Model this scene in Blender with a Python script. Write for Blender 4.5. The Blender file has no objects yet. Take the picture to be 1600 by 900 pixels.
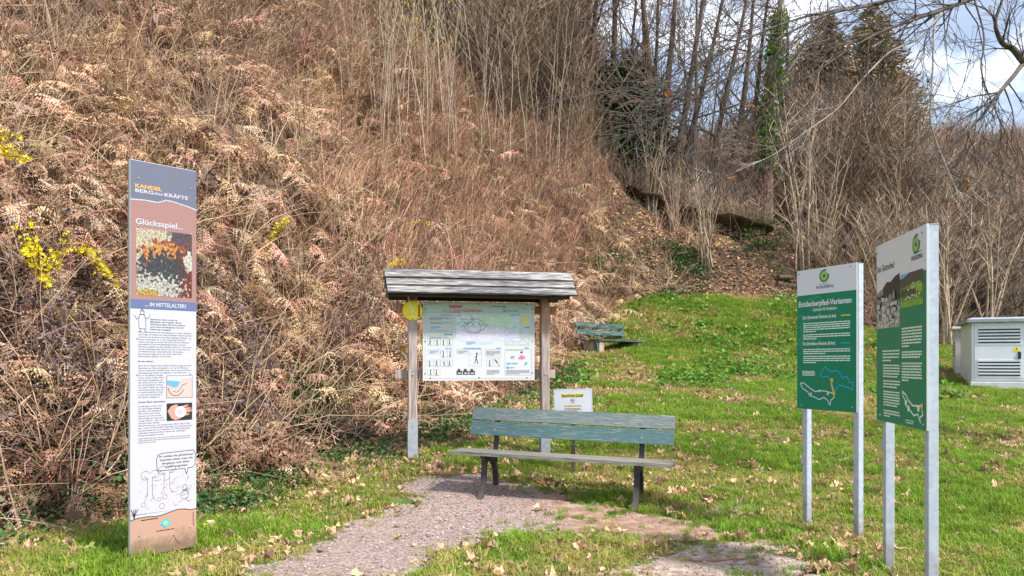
import bpy, bmesh, math
import numpy as np
from mathutils import Vector, Matrix

R = math.radians
rng = np.random.default_rng(7)
C = bpy.context.scene.collection
EYE = 1.4; F = 1200.0; HOR = 567.0

# ------------------------------------------------------------------ camera, sky, sun, exposure
scn = bpy.context.scene
cam_d = bpy.data.cameras.new('camera'); cam = bpy.data.objects.new('camera', cam_d); C.objects.link(cam)
cam.location = (0, 0, EYE); cam.rotation_euler = (R(90), 0, 0)
cam_d.sensor_width = 36; cam_d.lens = 27.0
cam_d.shift_y = (HOR - 450) / 1600
cam_d.clip_start = 0.05; cam_d.clip_end = 3000
scn.camera = cam

SUN_EL, SUN_AZ = R(52), R(128)          # azimuth clockwise from +Y: behind the camera, to the right
sun_d = bpy.data.lights.new('sun', 'SUN'); sun_d.energy = 3.6; sun_d.angle = R(6); sun_d.color = (1, .95, .88)
sun = bpy.data.objects.new('sun', sun_d); C.objects.link(sun)
sdir = Vector((math.sin(SUN_AZ) * math.cos(SUN_EL), math.cos(SUN_AZ) * math.cos(SUN_EL), math.sin(SUN_EL)))
sun.rotation_euler = sdir.to_track_quat('Z', 'Y').to_euler(); sun.location = (20, -20, 40)

world = bpy.data.worlds.new('World'); scn.world = world; world.use_nodes = True
wt = world.node_tree; wt.nodes.clear()
wo = wt.nodes.new('ShaderNodeOutputWorld'); bg = wt.nodes.new('ShaderNodeBackground')
sky = wt.nodes.new('ShaderNodeTexSky'); sky.sky_type = 'NISHITA'; sky.sun_disc = False
sky.sun_elevation = SUN_EL; sky.sun_rotation = SUN_AZ
bg.inputs[1].default_value = 0.10
tc = wt.nodes.new('ShaderNodeTexCoord'); mp = wt.nodes.new('ShaderNodeMapping'); mp.inputs['Scale'].default_value = (1, 1, 2.2)
mp.inputs['Location'].default_value = (.35, .1, .22)
ns = wt.nodes.new('ShaderNodeTexNoise'); ns.inputs['Scale'].default_value = 4.2; ns.inputs['Detail'].default_value = 7; ns.inputs['Roughness'].default_value = .58
rp = wt.nodes.new('ShaderNodeValToRGB'); rp.color_ramp.elements[0].position = .48; rp.color_ramp.elements[1].position = .62; rp.color_ramp.elements[0].color = (.16, .16, .16, 1)
mx = wt.nodes.new('ShaderNodeMix'); mx.data_type = 'RGBA'
ns2 = wt.nodes.new('ShaderNodeTexNoise'); ns2.inputs['Scale'].default_value = 9; ns2.inputs['Detail'].default_value = 5
rp2 = wt.nodes.new('ShaderNodeValToRGB'); rp2.color_ramp.elements[0].position = .3; rp2.color_ramp.elements[1].position = .7
rp2.color_ramp.elements[0].color = (8.0, 8.5, 9.6, 1); rp2.color_ramp.elements[1].color = (12, 12, 12.3, 1)
for a, b in ((tc.outputs['Generated'], mp.inputs[0]), (mp.outputs[0], ns.inputs[0]), (mp.outputs[0], ns2.inputs[0]), (ns.outputs[0], rp.inputs[0]),
             (ns2.outputs[0], rp2.inputs[0]), (rp.outputs[0], mx.inputs[0]), (sky.outputs[0], mx.inputs[6]), (rp2.outputs[0], mx.inputs[7]),
             (mx.outputs[2], bg.inputs[0]), (bg.outputs[0], wo.inputs[0])):
    wt.links.new(a, b)
scn.view_settings.view_transform = 'Standard'; scn.view_settings.look = 'None'
scn.view_settings.exposure = 0.92; scn.view_settings.gamma = 1; scn.view_settings.use_curve_mapping = False

# ------------------------------------------------------------------ helpers
def tag(o, label=None, cat=None, group=None, kind=None):
    if label: o['label'] = label
    if cat: o['category'] = cat
    if group: o['group'] = group
    if kind: o['kind'] = kind
    return o

def empty(name, loc=(0, 0, 0), rz=0, label=None, cat=None, group=None):
    o = bpy.data.objects.new(name, None); C.objects.link(o)
    o.location = loc; o.rotation_euler = (0, 0, rz); o.empty_display_size = .1
    return tag(o, label, cat, group)

class MB:
    """collects geometry for ONE mesh"""
    def __init__(s): s.v = []; s.f = []; s.m = []; s.n = 0
    def add(s, v, f, mi=0):
        v = np.asarray(v, float).reshape(-1, 3); f = np.asarray(f, int)
        if f.ndim == 1: f = f[None]
        s.v.append(v); s.f.append(f + s.n); s.m.append(np.full(len(f), mi)); s.n += len(v); return s
    def quad(s, a, b, c, d, mi=0): return s.add([a, b, c, d], [[0, 1, 2, 3]], mi)
    def poly(s, pts, mi=0): return s.add(pts, [list(range(len(pts)))], mi)
    def box(s, lo, hi, mi=0, M=None):
        x0, y0, z0 = lo; x1, y1, z1 = hi
        v = np.array([(x0, y0, z0), (x1, y0, z0), (x1, y1, z0), (x0, y1, z0), (x0, y0, z1), (x1, y0, z1), (x1, y1, z1), (x0, y1, z1)], float)
        if M is not None: v = v @ np.array(M.to_3x3()).T + np.array(M.translation)
        return s.add(v, [(0, 3, 2, 1), (4, 5, 6, 7), (0, 1, 5, 4), (1, 2, 6, 5), (2, 3, 7, 6), (3, 0, 4, 7)], mi)
    def tube(s, pts, rad, n=5, mi=0, caps=True):
        pts = np.asarray(pts, float); k = len(pts)
        rad = np.full(k, rad) if np.isscalar(rad) else np.asarray(rad, float)
        t = np.gradient(pts, axis=0); t /= np.linalg.norm(t, axis=1)[:, None] + 1e-9
        ref = np.array([0, 0, 1.]) if abs(t[0, 2]) < .8 else np.array([1., 0, 0])
        u = np.cross(t, ref); u /= np.linalg.norm(u, axis=1)[:, None] + 1e-9
        w = np.cross(t, u)
        a = np.arange(n) * 2 * math.pi / n
        ring = pts[:, None] + rad[:, None, None] * (np.cos(a)[None, :, None] * u[:, None] + np.sin(a)[None, :, None] * w[:, None])
        i = np.arange(k - 1)[:, None] * n; j = np.arange(n)[None]; j2 = (j + 1) % n
        f = np.stack([i + j, i + j2, i + n + j2, i + n + j], -1).reshape(-1, 4)
        s.add(ring.reshape(-1, 3), f, mi)
        if caps:
            b = s.n - k * n
            s.f.append(np.array([list(range(b + (k - 1) * n, b + k * n))])); s.m.append(np.array([mi]))
            s.f.append(np.array([list(range(b + n - 1, b - 1, -1))])); s.m.append(np.array([mi]))
        return s
    def build(s, name, mats, parent=None, smooth=False, link=True):
        me = bpy.data.meshes.new(name)
        if s.v:
            V = np.concatenate(s.v)
            me.vertices.add(len(V)); me.vertices.foreach_set('co', V.astype(np.float32).ravel())
            lt = np.concatenate([np.full(len(f), f.shape[1]) for f in s.f]); L = np.concatenate([f.ravel() for f in s.f])
            me.loops.add(len(L)); me.loops.foreach_set('vertex_index', L.astype(np.int32))
            me.polygons.add(len(lt)); me.polygons.foreach_set('loop_start', np.concatenate([[0], np.cumsum(lt)[:-1]]).astype(np.int32))
            me.polygons.foreach_set('material_index', np.concatenate(s.m).astype(np.int32))
            me.polygons.foreach_set('use_smooth', np.full(len(lt), bool(smooth)))
            me.update(calc_edges=True); me.validate()
        for m in (mats if isinstance(mats, (list, tuple)) else [mats]): me.materials.append(m)
        o = bpy.data.objects.new(name, me)
        if link: C.objects.link(o)
        if parent: o.parent = parent
        return o

def bevel(o, w=.004, seg=1):
    bm = bmesh.new(); bm.from_mesh(o.data)
    bmesh.ops.bevel(bm, geom=bm.edges[:], offset=w, segments=seg, affect='EDGES', profile=.5)
    bm.to_mesh(o.data); bm.free(); return o

# ---- numpy noise
_perm = np.random.default_rng(3).random((256, 256))
def vnoise(x, y):
    xi = np.floor(x).astype(int); yi = np.floor(y).astype(int); fx = x - xi; fy = y - yi
    fx = fx * fx * (3 - 2 * fx); fy = fy * fy * (3 - 2 * fy)
    g = lambda a, b: _perm[a & 255, b & 255]
    return (g(xi, yi) * (1 - fx) + g(xi + 1, yi) * fx) * (1 - fy) + (g(xi, yi + 1) * (1 - fx) + g(xi + 1, yi + 1) * fx) * fy
def fbm(x, y, o=4):
    s = 0; a = .5
    for i in range(o): s = s + a * vnoise(x * 2 ** i + 17 * i, y * 2 ** i + 31 * i); a *= .5
    return s / (1 - .5 ** o)          # 0..1

def sstep(a, b, x):
    t = np.clip((x - a) / (b - a), 0, 1); return t * t * (3 - 2 * t)

# ------------------------------------------------------------------ terrain
TOE = np.array([(-60, -6), (-14, 3.0), (-8, 4.4), (-4.5, 5.7), (-3.3, 7.3), (-2.1, 9.4), (-1.2, 10.9), (0.0, 14), (1.2, 19.5), (2.2, 23), (3.9, 26.8), (7, 28), (11, 28), (14, 26.8), (18, 27.5), (40, 33), (120, 60)], float)
def toe_dist(x, y):
    best = np.full(np.shape(x), 1e9); sg = np.ones(np.shape(x))
    for a, b in zip(TOE[:-1], TOE[1:]):
        ab = b - a; t = np.clip(((x - a[0]) * ab[0] + (y - a[1]) * ab[1]) / (ab @ ab), 0, 1)
        dx = x - a[0] - t * ab[0]; dy = y - a[1] - t * ab[1]; d = np.hypot(dx, dy)
        s = np.where(ab[0] * (y - a[1]) - ab[1] * (x - a[0]) >= 0, 1., -1.)
        m = d < best; best = np.where(m, d, best); sg = np.where(m, s, sg)
    return best * sg
GY = [-400, 0, 7, 9, 14, 18, 22, 27, 30, 36, 50, 70, 100]
GC = [-4, 0, 0, .22, .75, 1.22, 1.75, 3.7, 4.3, 5.0, 6.5, 8, 9]
GR = [-4, 0, 0, .10, .42, .80, 1.35, 2.1, 2.6, 3.2, 4.5, 6.7, 8]
GRM = [-4, 0, 0, .2, .55, .84, 1.5, 3.55, 4.2, 4.7, 6, 8, 9]
def base(x, y):
    c = np.interp(y, GY, GC); r = np.interp(y, GY, GR); m = np.interp(y, GY, GRM)
    a = c + (m - c) * sstep(3, 9, x)
    return a + (r - a) * sstep(9.5, 14, x)
def gz(x, y):
    x = np.asarray(x, float); y = np.asarray(y, float)
    d = toe_dist(x, y); dp = np.maximum(d, 0)
    b = base(x, y) + .05 * (fbm(x * .6, y * .6, 3) - .5) * sstep(6, 12, y)
    sl = 1.02 + (.72 - 1.02) * sstep(3, 7, x)
    sl = sl * (1 - sstep(17, 23, x))
    h = sl * dp * dp / (dp + .5)
    h = h + sstep(.3, 2, dp) * (1.9 * (fbm(x * .45 + 9, y * .45, 4) - .5))
    cap = np.interp(x, [-60, -8, 0, 3, 5, 7, 9.5, 12.5, 16, 22, 30], [26, 21, 18, 14.3, 11.6, 10.3, 9.0, 8.0, 8.6, 9, 12])
    z = b + h
    k = 1.2; hh = np.clip(.5 + .5 * (cap - z) / k, 0, 1); zc = cap * (1 - hh) + z * hh - k * hh * (1 - hh)
    z = np.where(dp > 0, zc, z)
    far = np.maximum(y - 72, 0) * sstep(16, 34, x) * .42
    return z + np.minimum(far, 34)
def gz1(x, y): return float(gz(np.array([x]), np.array([y]))[0])
_ys = np.concatenate([np.arange(2.5, 40, .02), np.arange(40, 120, .1)])
def onground(px, py):
    """first point of the ground seen through a pixel of the 1600x900 photograph"""
    x = (px - 800) / F * _ys; z = EYE - (py - HOR) / F * _ys
    g = gz(x, _ys); i = int(np.argmax(g >= z)) if (g >= z).any() else len(_ys) - 1
    return np.array([x[i], _ys[i], g[i]])
def at(px, py, Y): return np.array([(px - 800) / F * Y, Y, EYE - (py - HOR) / F * Y])
def xat(px, Y): return (px - 800) / F * Y

# ------------------------------------------------------------------ materials
def ramp(nt, stops):
    r = nt.nodes.new('ShaderNodeValToRGB'); e = r.color_ramp.elements
    while len(e) < len(stops): e.new(.5)
    for i, (p, c) in enumerate(stops): e[i].position = p; e[i].color = (*c, 1)
    return r
def mat(name, stops, scale=5, rough=.8, bump=0, stretch=(1, 1, 1), coord='Object', detail=5, rand=0, metal=0, bscale=None, spec=.3, dist=0, trans=0, alt=None, altscale=.5):
    """noise -> colour ramp; rand: per-instance brightness spread; alt: second set of stops mixed in by a large noise"""
    m = bpy.data.materials.new(name); m.use_nodes = True; nt = m.node_tree; b = nt.nodes['Principled BSDF']; L = nt.links.new
    b.inputs['Roughness'].default_value = rough; b.inputs['Metallic'].default_value = metal; b.inputs['Specular IOR Level'].default_value = spec
    if not isinstance(stops[0], tuple) or not isinstance(stops[0][1], tuple):
        stops = [(0, tuple(stops)), (1, tuple(stops))]
    tcn = nt.nodes.new('ShaderNodeTexCoord'); mpn = nt.nodes.new('ShaderNodeMapping'); mpn.inputs['Scale'].default_value = stretch
    nz = nt.nodes.new('ShaderNodeTexNoise'); nz.inputs['Scale'].default_value = scale; nz.inputs['Detail'].default_value = detail; nz.inputs['Distortion'].default_value = dist
    L(tcn.outputs[coord], mpn.inputs[0]); L(mpn.outputs[0], nz.inputs[0])
    rr = ramp(nt, stops); L(nz.outputs[0], rr.inputs[0]); col = rr.outputs[0]
    if alt:
        n3 = nt.nodes.new('ShaderNodeTexNoise'); n3.inputs['Scale'].default_value = altscale; n3.inputs['Detail'].default_value = 4; L(mpn.outputs[0], n3.inputs[0])
        r3 = nt.nodes.new('ShaderNodeValToRGB'); r3.color_ramp.elements[0].position = .42; r3.color_ramp.elements[1].position = .58; L(n3.outputs[0], r3.inputs[0])
        ra = ramp(nt, alt); L(nz.outputs[0], ra.inputs[0])
        mm = nt.nodes.new('ShaderNodeMix'); mm.data_type = 'RGBA'; L(r3.outputs[0], mm.inputs[0]); L(col, mm.inputs[6]); L(ra.outputs[0], mm.inputs[7]); col = mm.outputs[2]
    if rand:
        oi = nt.nodes.new('ShaderNodeObjectInfo'); hs = nt.nodes.new('ShaderNodeHueSaturation')
        mr = nt.nodes.new('ShaderNodeMapRange'); mr.inputs[3].default_value = 1 - rand; mr.inputs[4].default_value = 1 + rand
        L(oi.outputs['Random'], mr.inputs[0]); L(mr.outputs[0], hs.inputs['Value'])
        mu = nt.nodes.new('ShaderNodeMath'); mu.operation = 'MULTIPLY'; mu.inputs[1].default_value = 7.31; fr = nt.nodes.new('ShaderNodeMath'); fr.operation = 'FRACT'
        L(oi.outputs['Random'], mu.inputs[0]); L(mu.outputs[0], fr.inputs[0])
        m2 = nt.nodes.new('ShaderNodeMapRange'); m2.inputs[3].default_value = .5 - rand * .05; m2.inputs[4].default_value = .5 + rand * .05; L(fr.outputs[0], m2.inputs[0]); L(m2.outputs[0], hs.inputs['Hue'])
        L(col, hs.inputs['Color']); col = hs.outputs[0]
    L(col, b.inputs['Base Color'])
    if bump:
        bp = nt.nodes.new('ShaderNodeBump'); bp.inputs['Strength'].default_value = bump; bp.inputs['Distance'].default_value = .02
        if bscale:
            n2 = nt.nodes.new('ShaderNodeTexNoise'); n2.inputs['Scale'].default_value = bscale; n2.inputs['Detail'].default_value = 6; L(mpn.outputs[0], n2.inputs[0]); L(n2.outputs[0], bp.inputs['Height'])
        else: L(nz.outputs[0], bp.inputs['Height'])
        L(bp.outputs[0], b.inputs['Normal'])
    if trans:
        tr = nt.nodes.new('ShaderNodeBsdfTranslucent'); ms = nt.nodes.new('ShaderNodeMixShader'); ms.inputs[0].default_value = trans
        L(col, tr.inputs[0]); L(b.outputs[0], ms.inputs[1]); L(tr.outputs[0], ms.inputs[2]); L(ms.outputs[0], nt.nodes['Material Output'].inputs[0])
    return m
def flat(name, c, rough=.45, metal=0, spec=.4): return mat(name, [(0, tuple(v * .96 for v in c)), (1, tuple(min(v * 1.04, 1) for v in c))], 3, rough, metal=metal, spec=spec)

M = {}
# vegetation
M['bracken'] = mat('dead_bracken', [(.25, (.20, .10, .052)), (.5, (.42, .25, .15)), (.75, (.58, .40, .27))], 3, .85, rand=.55)
M['straw'] = mat('dry_stalk', [(.3, (.33, .21, .13)), (.7, (.58, .43, .30))], 4, .8, rand=.4)
M['shoot'] = mat('reddish_shoot', [(.3, (.22, .115, .07)), (.7, (.49, .30, .195))], 3, .8, rand=.6)
M['twig'] = mat('grey_brown_twig', [(.3, (.15, .10, .068)), (.7, (.36, .255, .18))], 3, .85, rand=.6)
M['pale_bark'] = mat('pale_hazel_bark', [(.3, (.23, .165, .115)), (.7, (.45, .355, .265))], 6, .8, rand=.25)
M['bark'] = mat('tree_bark', [(.3, (.05, .035, .026)), (.7, (.15, .105, .075))], 6, .9, bump=.6, stretch=(1, 1, .3))
M['dark_bark'] = mat('dark_wet_bark', [(.3, (.035, .028, .027)), (.7, (.11, .085, .075))], 8, .8, bump=.5)
M['bramble_leaf'] = mat('bramble_leaf', [(.35, (.07, .045, .05)), (.5, (.13, .085, .095)), (.65, (.06, .10, .04))], 1.3, .5, rand=.5)
M['green_leaf'] = mat('ivy_leaf', [(.3, (.022, .06, .016)), (.7, (.075, .155, .04))], 3, .5, rand=.4, trans=.2)
M['grass'] = mat('grass_blade', [(.3, (.125, .225, .018)), (.7, (.31, .44, .05))], 3, .6, rand=.35, trans=.35)
M['grass_dry'] = mat('dry_grass_blade', [(.3, (.30, .28, .06)), (.7, (.52, .44, .17))], 3, .7, rand=.3, trans=.3)
M['litter'] = mat('fallen_leaf_brown', [(.3, (.36, .205, .11)), (.7, (.64, .46, .30))], 6, .75, rand=.5, trans=.15)
M['ivy_bright'] = mat('trunk_ivy_leaf', [(.3, (.05, .11, .015)), (.7, (.17, .29, .045))], 1.5, .5, trans=.2)
M['flower'] = mat('yellow_flower', [(.3, (.72, .58, .01)), (.7, (.85, .74, .02))], 4, .6, rand=.15, trans=.3)
M['catkin'] = mat('catkin_yellow', [(.3, (.46, .33, .06)), (.7, (.62, .48, .12))], 4, .8, rand=.2)
M['spruce'] = mat('spruce_needle', [(.3, (.012, .026, .013)), (.7, (.035, .06, .025))], 2, .7, rand=.3)
M['cypress'] = mat('brown_green_scale_foliage', [(.3, (.19, .135, .075)), (.6, (.36, .265, .15)), (.8, (.26, .25, .10))], 1.2, .8, rand=.3)
# ground
M['ground'] = mat('soil_and_turf', [(.3, (.022, .014, .010)), (.5, (.055, .033, .022)), (.7, (.12, .075, .048))], 3.5, .95, bump=.8, bscale=14, detail=8)
M['hill_far'] = mat('far_winter_forest', [(.3, (.10, .085, .10)), (.5, (.17, .14, .15)), (.7, (.23, .185, .18))], .22, .95, detail=9)
def attr_mix(m, attr, stops, scale, detail=6):
    """mix a second noise-ramp into a material where the vertex attribute is high"""
    nt = m.node_tree; L = nt.links.new; b = nt.nodes['Principled BSDF']
    src = b.inputs['Base Color'].links[0].from_socket
    a = nt.nodes.new('ShaderNodeAttribute'); a.attribute_name = attr
    t = nt.nodes.new('ShaderNodeTexCoord'); n = nt.nodes.new('ShaderNodeTexNoise'); n.inputs['Scale'].default_value = scale; n.inputs['Detail'].default_value = detail
    L(t.outputs['Object'], n.inputs[0]); r = ramp(nt, stops); L(n.outputs[0], r.inputs[0])
    x = nt.nodes.new('ShaderNodeMix'); x.data_type = 'RGBA'; L(a.outputs['Fac'], x.inputs[0]); L(src, x.inputs[6]); L(r.outputs[0], x.inputs[7]); L(x.outputs[2], b.inputs['Base Color'])
def grime(m, z0, z1, col=(.14, .10, .06), amt=.8, scale=9):
    """mud splashes and runs low on a thing"""
    nt = m.node_tree; L = nt.links.new; b = nt.nodes['Principled BSDF']; src = b.inputs['Base Color'].links[0].from_socket
    t = nt.nodes.new('ShaderNodeTexCoord'); s = nt.nodes.new('ShaderNodeSeparateXYZ'); mr = nt.nodes.new('ShaderNodeMapRange'); mr.inputs[1].default_value = z1; mr.inputs[2].default_value = z0
    n = nt.nodes.new('ShaderNodeTexNoise'); n.inputs['Scale'].default_value = scale; n.inputs['Detail'].default_value = 8; n.inputs['Roughness'].default_value = .7
    L(t.outputs['Object'], s.inputs[0]); L(s.outputs[2], mr.inputs[0]); L(t.outputs['Object'], n.inputs[0])
    a = nt.nodes.new('ShaderNodeMath'); a.operation = 'MULTIPLY_ADD'; a.inputs[1].default_value = .55; L(mr.outputs[0], a.inputs[0]); L(n.outputs[0], a.inputs[2])
    r = nt.nodes.new('ShaderNodeMapRange'); r.inputs[1].default_value = .62; r.inputs[2].default_value = .95; r.inputs[4].default_value = amt; L(a.outputs[0], r.inputs[0])
    x = nt.nodes.new('ShaderNodeMix'); x.data_type = 'RGBA'; L(r.outputs[0], x.inputs[0]); L(src, x.inputs[6]); x.inputs[7].default_value = (*col, 1); L(x.outputs[2], b.inputs['Base Color'])
attr_mix(M['ground'], 'lawn', [(.3, (.045, .085, .012)), (.5, (.09, .15, .02)), (.65, (.15, .14, .045)), (.8, (.20, .15, .075))], 2.2)

# ------------------------------------------------------------------ path outlines (world metres, taken off the photograph's ground)
def outline(pix): return np.array([onground(*p)[:2] for p in pix])
PATH_A = outline([(400, 915), (440, 880), (500, 848), (560, 822), (620, 796), (650, 775), (646, 752), (690, 742), (740, 740), (790, 752), (880, 786), (960, 800), (1010, 806), (1080, 822), (1110, 838), (1060, 846),
                  (1010, 836), (930, 828), (850, 828), (770, 832), (730, 846), (680, 872), (625, 900), (610, 915)])
PATH_B = outline([(930, 930), (985, 888), (1050, 868), (1120, 852), (1190, 850), (1240, 868), (1275, 900), (1290, 930)])
PATH_C = outline([(1085, 790), (1120, 782), (1165, 786), (1175, 797), (1130, 803), (1090, 800)])
def inside(poly, x, y):
    r = np.zeros(np.shape(x), bool); j = len(poly) - 1
    for i in range(len(poly)):
        xi, yi = poly[i]; xj, yj = poly[j]
        c = ((yi > y) != (yj > y)) & (x < (xj - xi) * (y - yi) / (yj - yi + 1e-12) + xi); r ^= c; j = i
    return r
def edge_d(poly, x, y):
    best = np.full(np.shape(x), 1e9)
    for a, b in zip(poly, np.roll(poly, -1, 0)):
        ab = b - a; t = np.clip(((x - a[0]) * ab[0] + (y - a[1]) * ab[1]) / (ab @ ab), 0, 1)
        best = np.minimum(best, np.hypot(x - a[0] - t * ab[0], y - a[1] - t * ab[1]))
    return np.where(inside(poly, x, y), best, -best)
def path_d(x, y):
    """>0 on bare path (metres from its ragged edge)"""
    w = .42 * (fbm(x * 2.3, y * 2.3, 3) - .5) + .22 * (vnoise(x * 9, y * 9) - .5)
    return np.maximum(edge_d(PATH_A, x, y), edge_d(PATH_B, x, y)) + w

# ------------------------------------------------------------------ ground, one sheet to the horizon
def axis(parts):
    o = []
    for a, b, n in parts: o += list(np.linspace(a, b, n, endpoint=False))
    return np.array(o + [parts[-1][1]])
gx = axis([(-500, -60, 10), (-60, -14, 46), (-14, 16, 250), (16, 60, 88), (60, 140, 40), (140, 700, 14)])
gy = axis([(-400, -20, 8), (-20, 2, 30), (2, 34, 266), (34, 80, 92), (80, 180, 40), (180, 800, 14)])
GX, GYY = np.meshgrid(gx, gy); Z = gz(GX, GYY)
mb = MB(); nx = len(gx); ny = len(gy)
ii = np.arange(ny - 1)[:, None] * nx + np.arange(nx - 1)[None]
mb.add(np.stack([GX, GYY, Z], -1).reshape(-1, 3), np.stack([ii, ii + 1, ii + nx + 1, ii + nx], -1).reshape(-1, 4))
ground = mb.build('ground', M['ground'], smooth=True); tag(ground, kind='structure', label='brown soil and turf of the meadow and the wooded bank', cat='ground')
at_l = ground.data.attributes.new('lawn', 'FLOAT', 'POINT')
TD = toe_dist(GX, GYY)
lawn = np.clip(sstep(.25, -.3, TD + .5 * (fbm(GX, GYY, 3) - .5)), 0, 1)
at_l.data.foreach_set('value', lawn.astype(np.float32).ravel())

M['gravel'] = mat('pinkish_gravel', [(.32, (.15, .10, .085)), (.5, (.31, .23, .20)), (.68, (.43, .345, .31))], 34, .95, bump=1, bscale=60, detail=8)
attr_mix(M['gravel'], 'soil', [(.3, (.19, .11, .075)), (.5, (.32, .20, .145)), (.68, (.42, .30, .23))], 9, 8)
attr_mix(M['gravel'], 'sand', [(.3, (.22, .16, .125)), (.5, (.38, .29, .235)), (.68, (.50, .41, .34))], 14, 8)
px_ = np.arange(-4.2, 3.6, .035); py_ = np.arange(3.6, 10.6, .035)
X, Y = np.meshgrid(px_, py_); PD = path_d(X, Y); m4 = (PD[:-1, :-1] > 0) | (PD[1:, 1:] > 0) | (PD[1:, :-1] > 0) | (PD[:-1, 1:] > 0)
Zp = gz(X, Y) + .006 + .012 * (fbm(X * 6, Y * 6, 3) - .5) - .02 * sstep(.03, -.06, PD)
n_ = len(px_); ii = np.arange(len(py_) - 1)[:, None] * n_ + np.arange(n_ - 1)[None]
q = np.stack([ii, ii + 1, ii + n_ + 1, ii + n_], -1)[m4]
used, inv = np.unique(q.ravel(), return_inverse=True)
V = np.stack([X, Y, np.maximum(Zp, gz(X, Y) + .004)], -1).reshape(-1, 3)[used]
gp = MB().add(V, inv.reshape(-1, 4)).build('gravel_path', M['gravel'], smooth=True)
for nm, val in (('soil', sstep(.15, .75, V[:, 0] + .9 * (fbm(V[:, 0] * 2, V[:, 1] * 2, 3) - .5)) * (V[:, 1] > 5.9)), ('sand', sstep(-.2, .1, edge_d(PATH_B, V[:, 0], V[:, 1])))):
    gp.data.attributes.new(nm, 'FLOAT', 'POINT').data.foreach_set('value', np.asarray(val, np.float32))
tag(gp, 'pinkish gravel path with ragged grassy edges in front of the bench', 'path', kind='structure')

# distant wooded hills behind the trees
def hill_strip(name, Y, prof, label, deep=120):
    xs = np.linspace(prof[0][0], prof[-1][0], 160); top = np.interp(xs, [p[0] for p in prof], [p[1] for p in prof]) + 10 * (fbm(xs * .03, xs * 0, 4) - .5)
    rows = []
    for k, t in enumerate(np.linspace(0, 1, 9)):
        rows.append(np.stack([xs, Y + deep * t + 8 * (fbm(xs * .02, xs * 0 + k, 3) - .5), -8 + (top + 8) * np.sin(t * math.pi / 2) ** .8 + 3 * (fbm(xs * .08, xs * 0 + k * 3, 3) - .5)], -1))
    v = np.concatenate(rows); nn = len(xs); ii = np.arange(8)[:, None] * nn + np.arange(nn - 1)[None]
    tag(MB().add(v, np.stack([ii, ii + 1, ii + nn + 1, ii + nn], -1).reshape(-1, 4)).build(name, M['hill_far'], smooth=True), label, 'hill', kind='structure')
hill_strip('distant_hills', 330, [(-420, 60), (-100, 90), (60, 112), (115, 118), (170, 96), (260, 92), (330, 108), (420, 130), (700, 150)], 'wooded winter hills fading behind the bare trees')

# ------------------------------------------------------------------ scattering (stuff): geometry-nodes instances of unlinked prototypes
def scatter(name, protos, P, rot, scl, idx=None, label=None, cat=None, seed=0):
    P = np.asarray(P, float); n = len(P)
    if n == 0: return
    col = bpy.data.collections.new(name + '_kinds')
    for i, o in enumerate(protos): o.name = '%s_kind_%02d' % (name, i); col.objects.link(o)
    if idx is None: idx = np.random.default_rng(seed).integers(0, len(protos), n)
    me = bpy.data.meshes.new(name); me.vertices.add(n); me.vertices.foreach_set('co', P.astype(np.float32).ravel())
    a = me.attributes.new('rot', 'FLOAT_VECTOR', 'POINT'); a.data.foreach_set('vector', np.asarray(rot, np.float32).ravel())
    a = me.attributes.new('scl', 'FLOAT', 'POINT'); a.data.foreach_set('value', np.asarray(scl, np.float32))
    a = me.attributes.new('idx', 'INT', 'POINT'); a.data.foreach_set('value', np.asarray(idx, np.int32))
    me.update(); o = bpy.data.objects.new(name, me); C.objects.link(o)
    ng = bpy.data.node_groups.new(name, 'GeometryNodeTree')
    ng.interface.new_socket('Geometry', in_out='INPUT', socket_type='NodeSocketGeometry'); ng.interface.new_socket('Geometry', in_out='OUTPUT', socket_type='NodeSocketGeometry')
    N = ng.nodes.new; gi = N('NodeGroupInput'); go = N('NodeGroupOutput'); ip = N('GeometryNodeInstanceOnPoints'); ci = N('GeometryNodeCollectionInfo')
    ci.inputs[0].default_value = col; ci.inputs['Separate Children'].default_value = True; ci.inputs['Reset Children'].default_value = True
    def na(nm, t): k = N('GeometryNodeInputNamedAttribute'); k.data_type = t; k.inputs[0].default_value = nm; return k.outputs[0]
    er = N('FunctionNodeEulerToRotation'); L = ng.links.new
    L(gi.outputs[0], ip.inputs['Points']); L(ci.outputs[0], ip.inputs['Instance']); ip.inputs['Pick Instance'].default_value = True
    L(na('idx', 'INT'), ip.inputs['Instance Index']); L(na('rot', 'FLOAT_VECTOR'), er.inputs[0]); L(er.outputs[0], ip.inputs['Rotation']); L(na('scl', 'FLOAT'), ip.inputs['Scale'])
    L(ip.outputs[0], go.inputs[0])
    md = o.modifiers.new('scatter', 'NODES'); md.node_group = ng
    return tag(o, label, cat, kind='stuff')

def sample(n, x0, x1, y0, y1, margin=1.5, seed=1):
    """random ground points inside the view (plus a margin)"""
    r = np.random.default_rng(seed); x = r.uniform(x0, x1, n); y = r.uniform(y0, y1, n)
    k = np.abs(x) < y * .69 + margin
    return x[k], y[k], r
def slope_dir(x, y, e=.4):
    gxx = (gz(x + e, y) - gz(x - e, y)) / (2 * e); gyy = (gz(x, y + e) - gz(x, y - e)) / (2 * e)
    return np.arctan2(-gyy, -gxx), np.hypot(gxx, gyy)      # downhill azimuth, steepness

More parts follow.
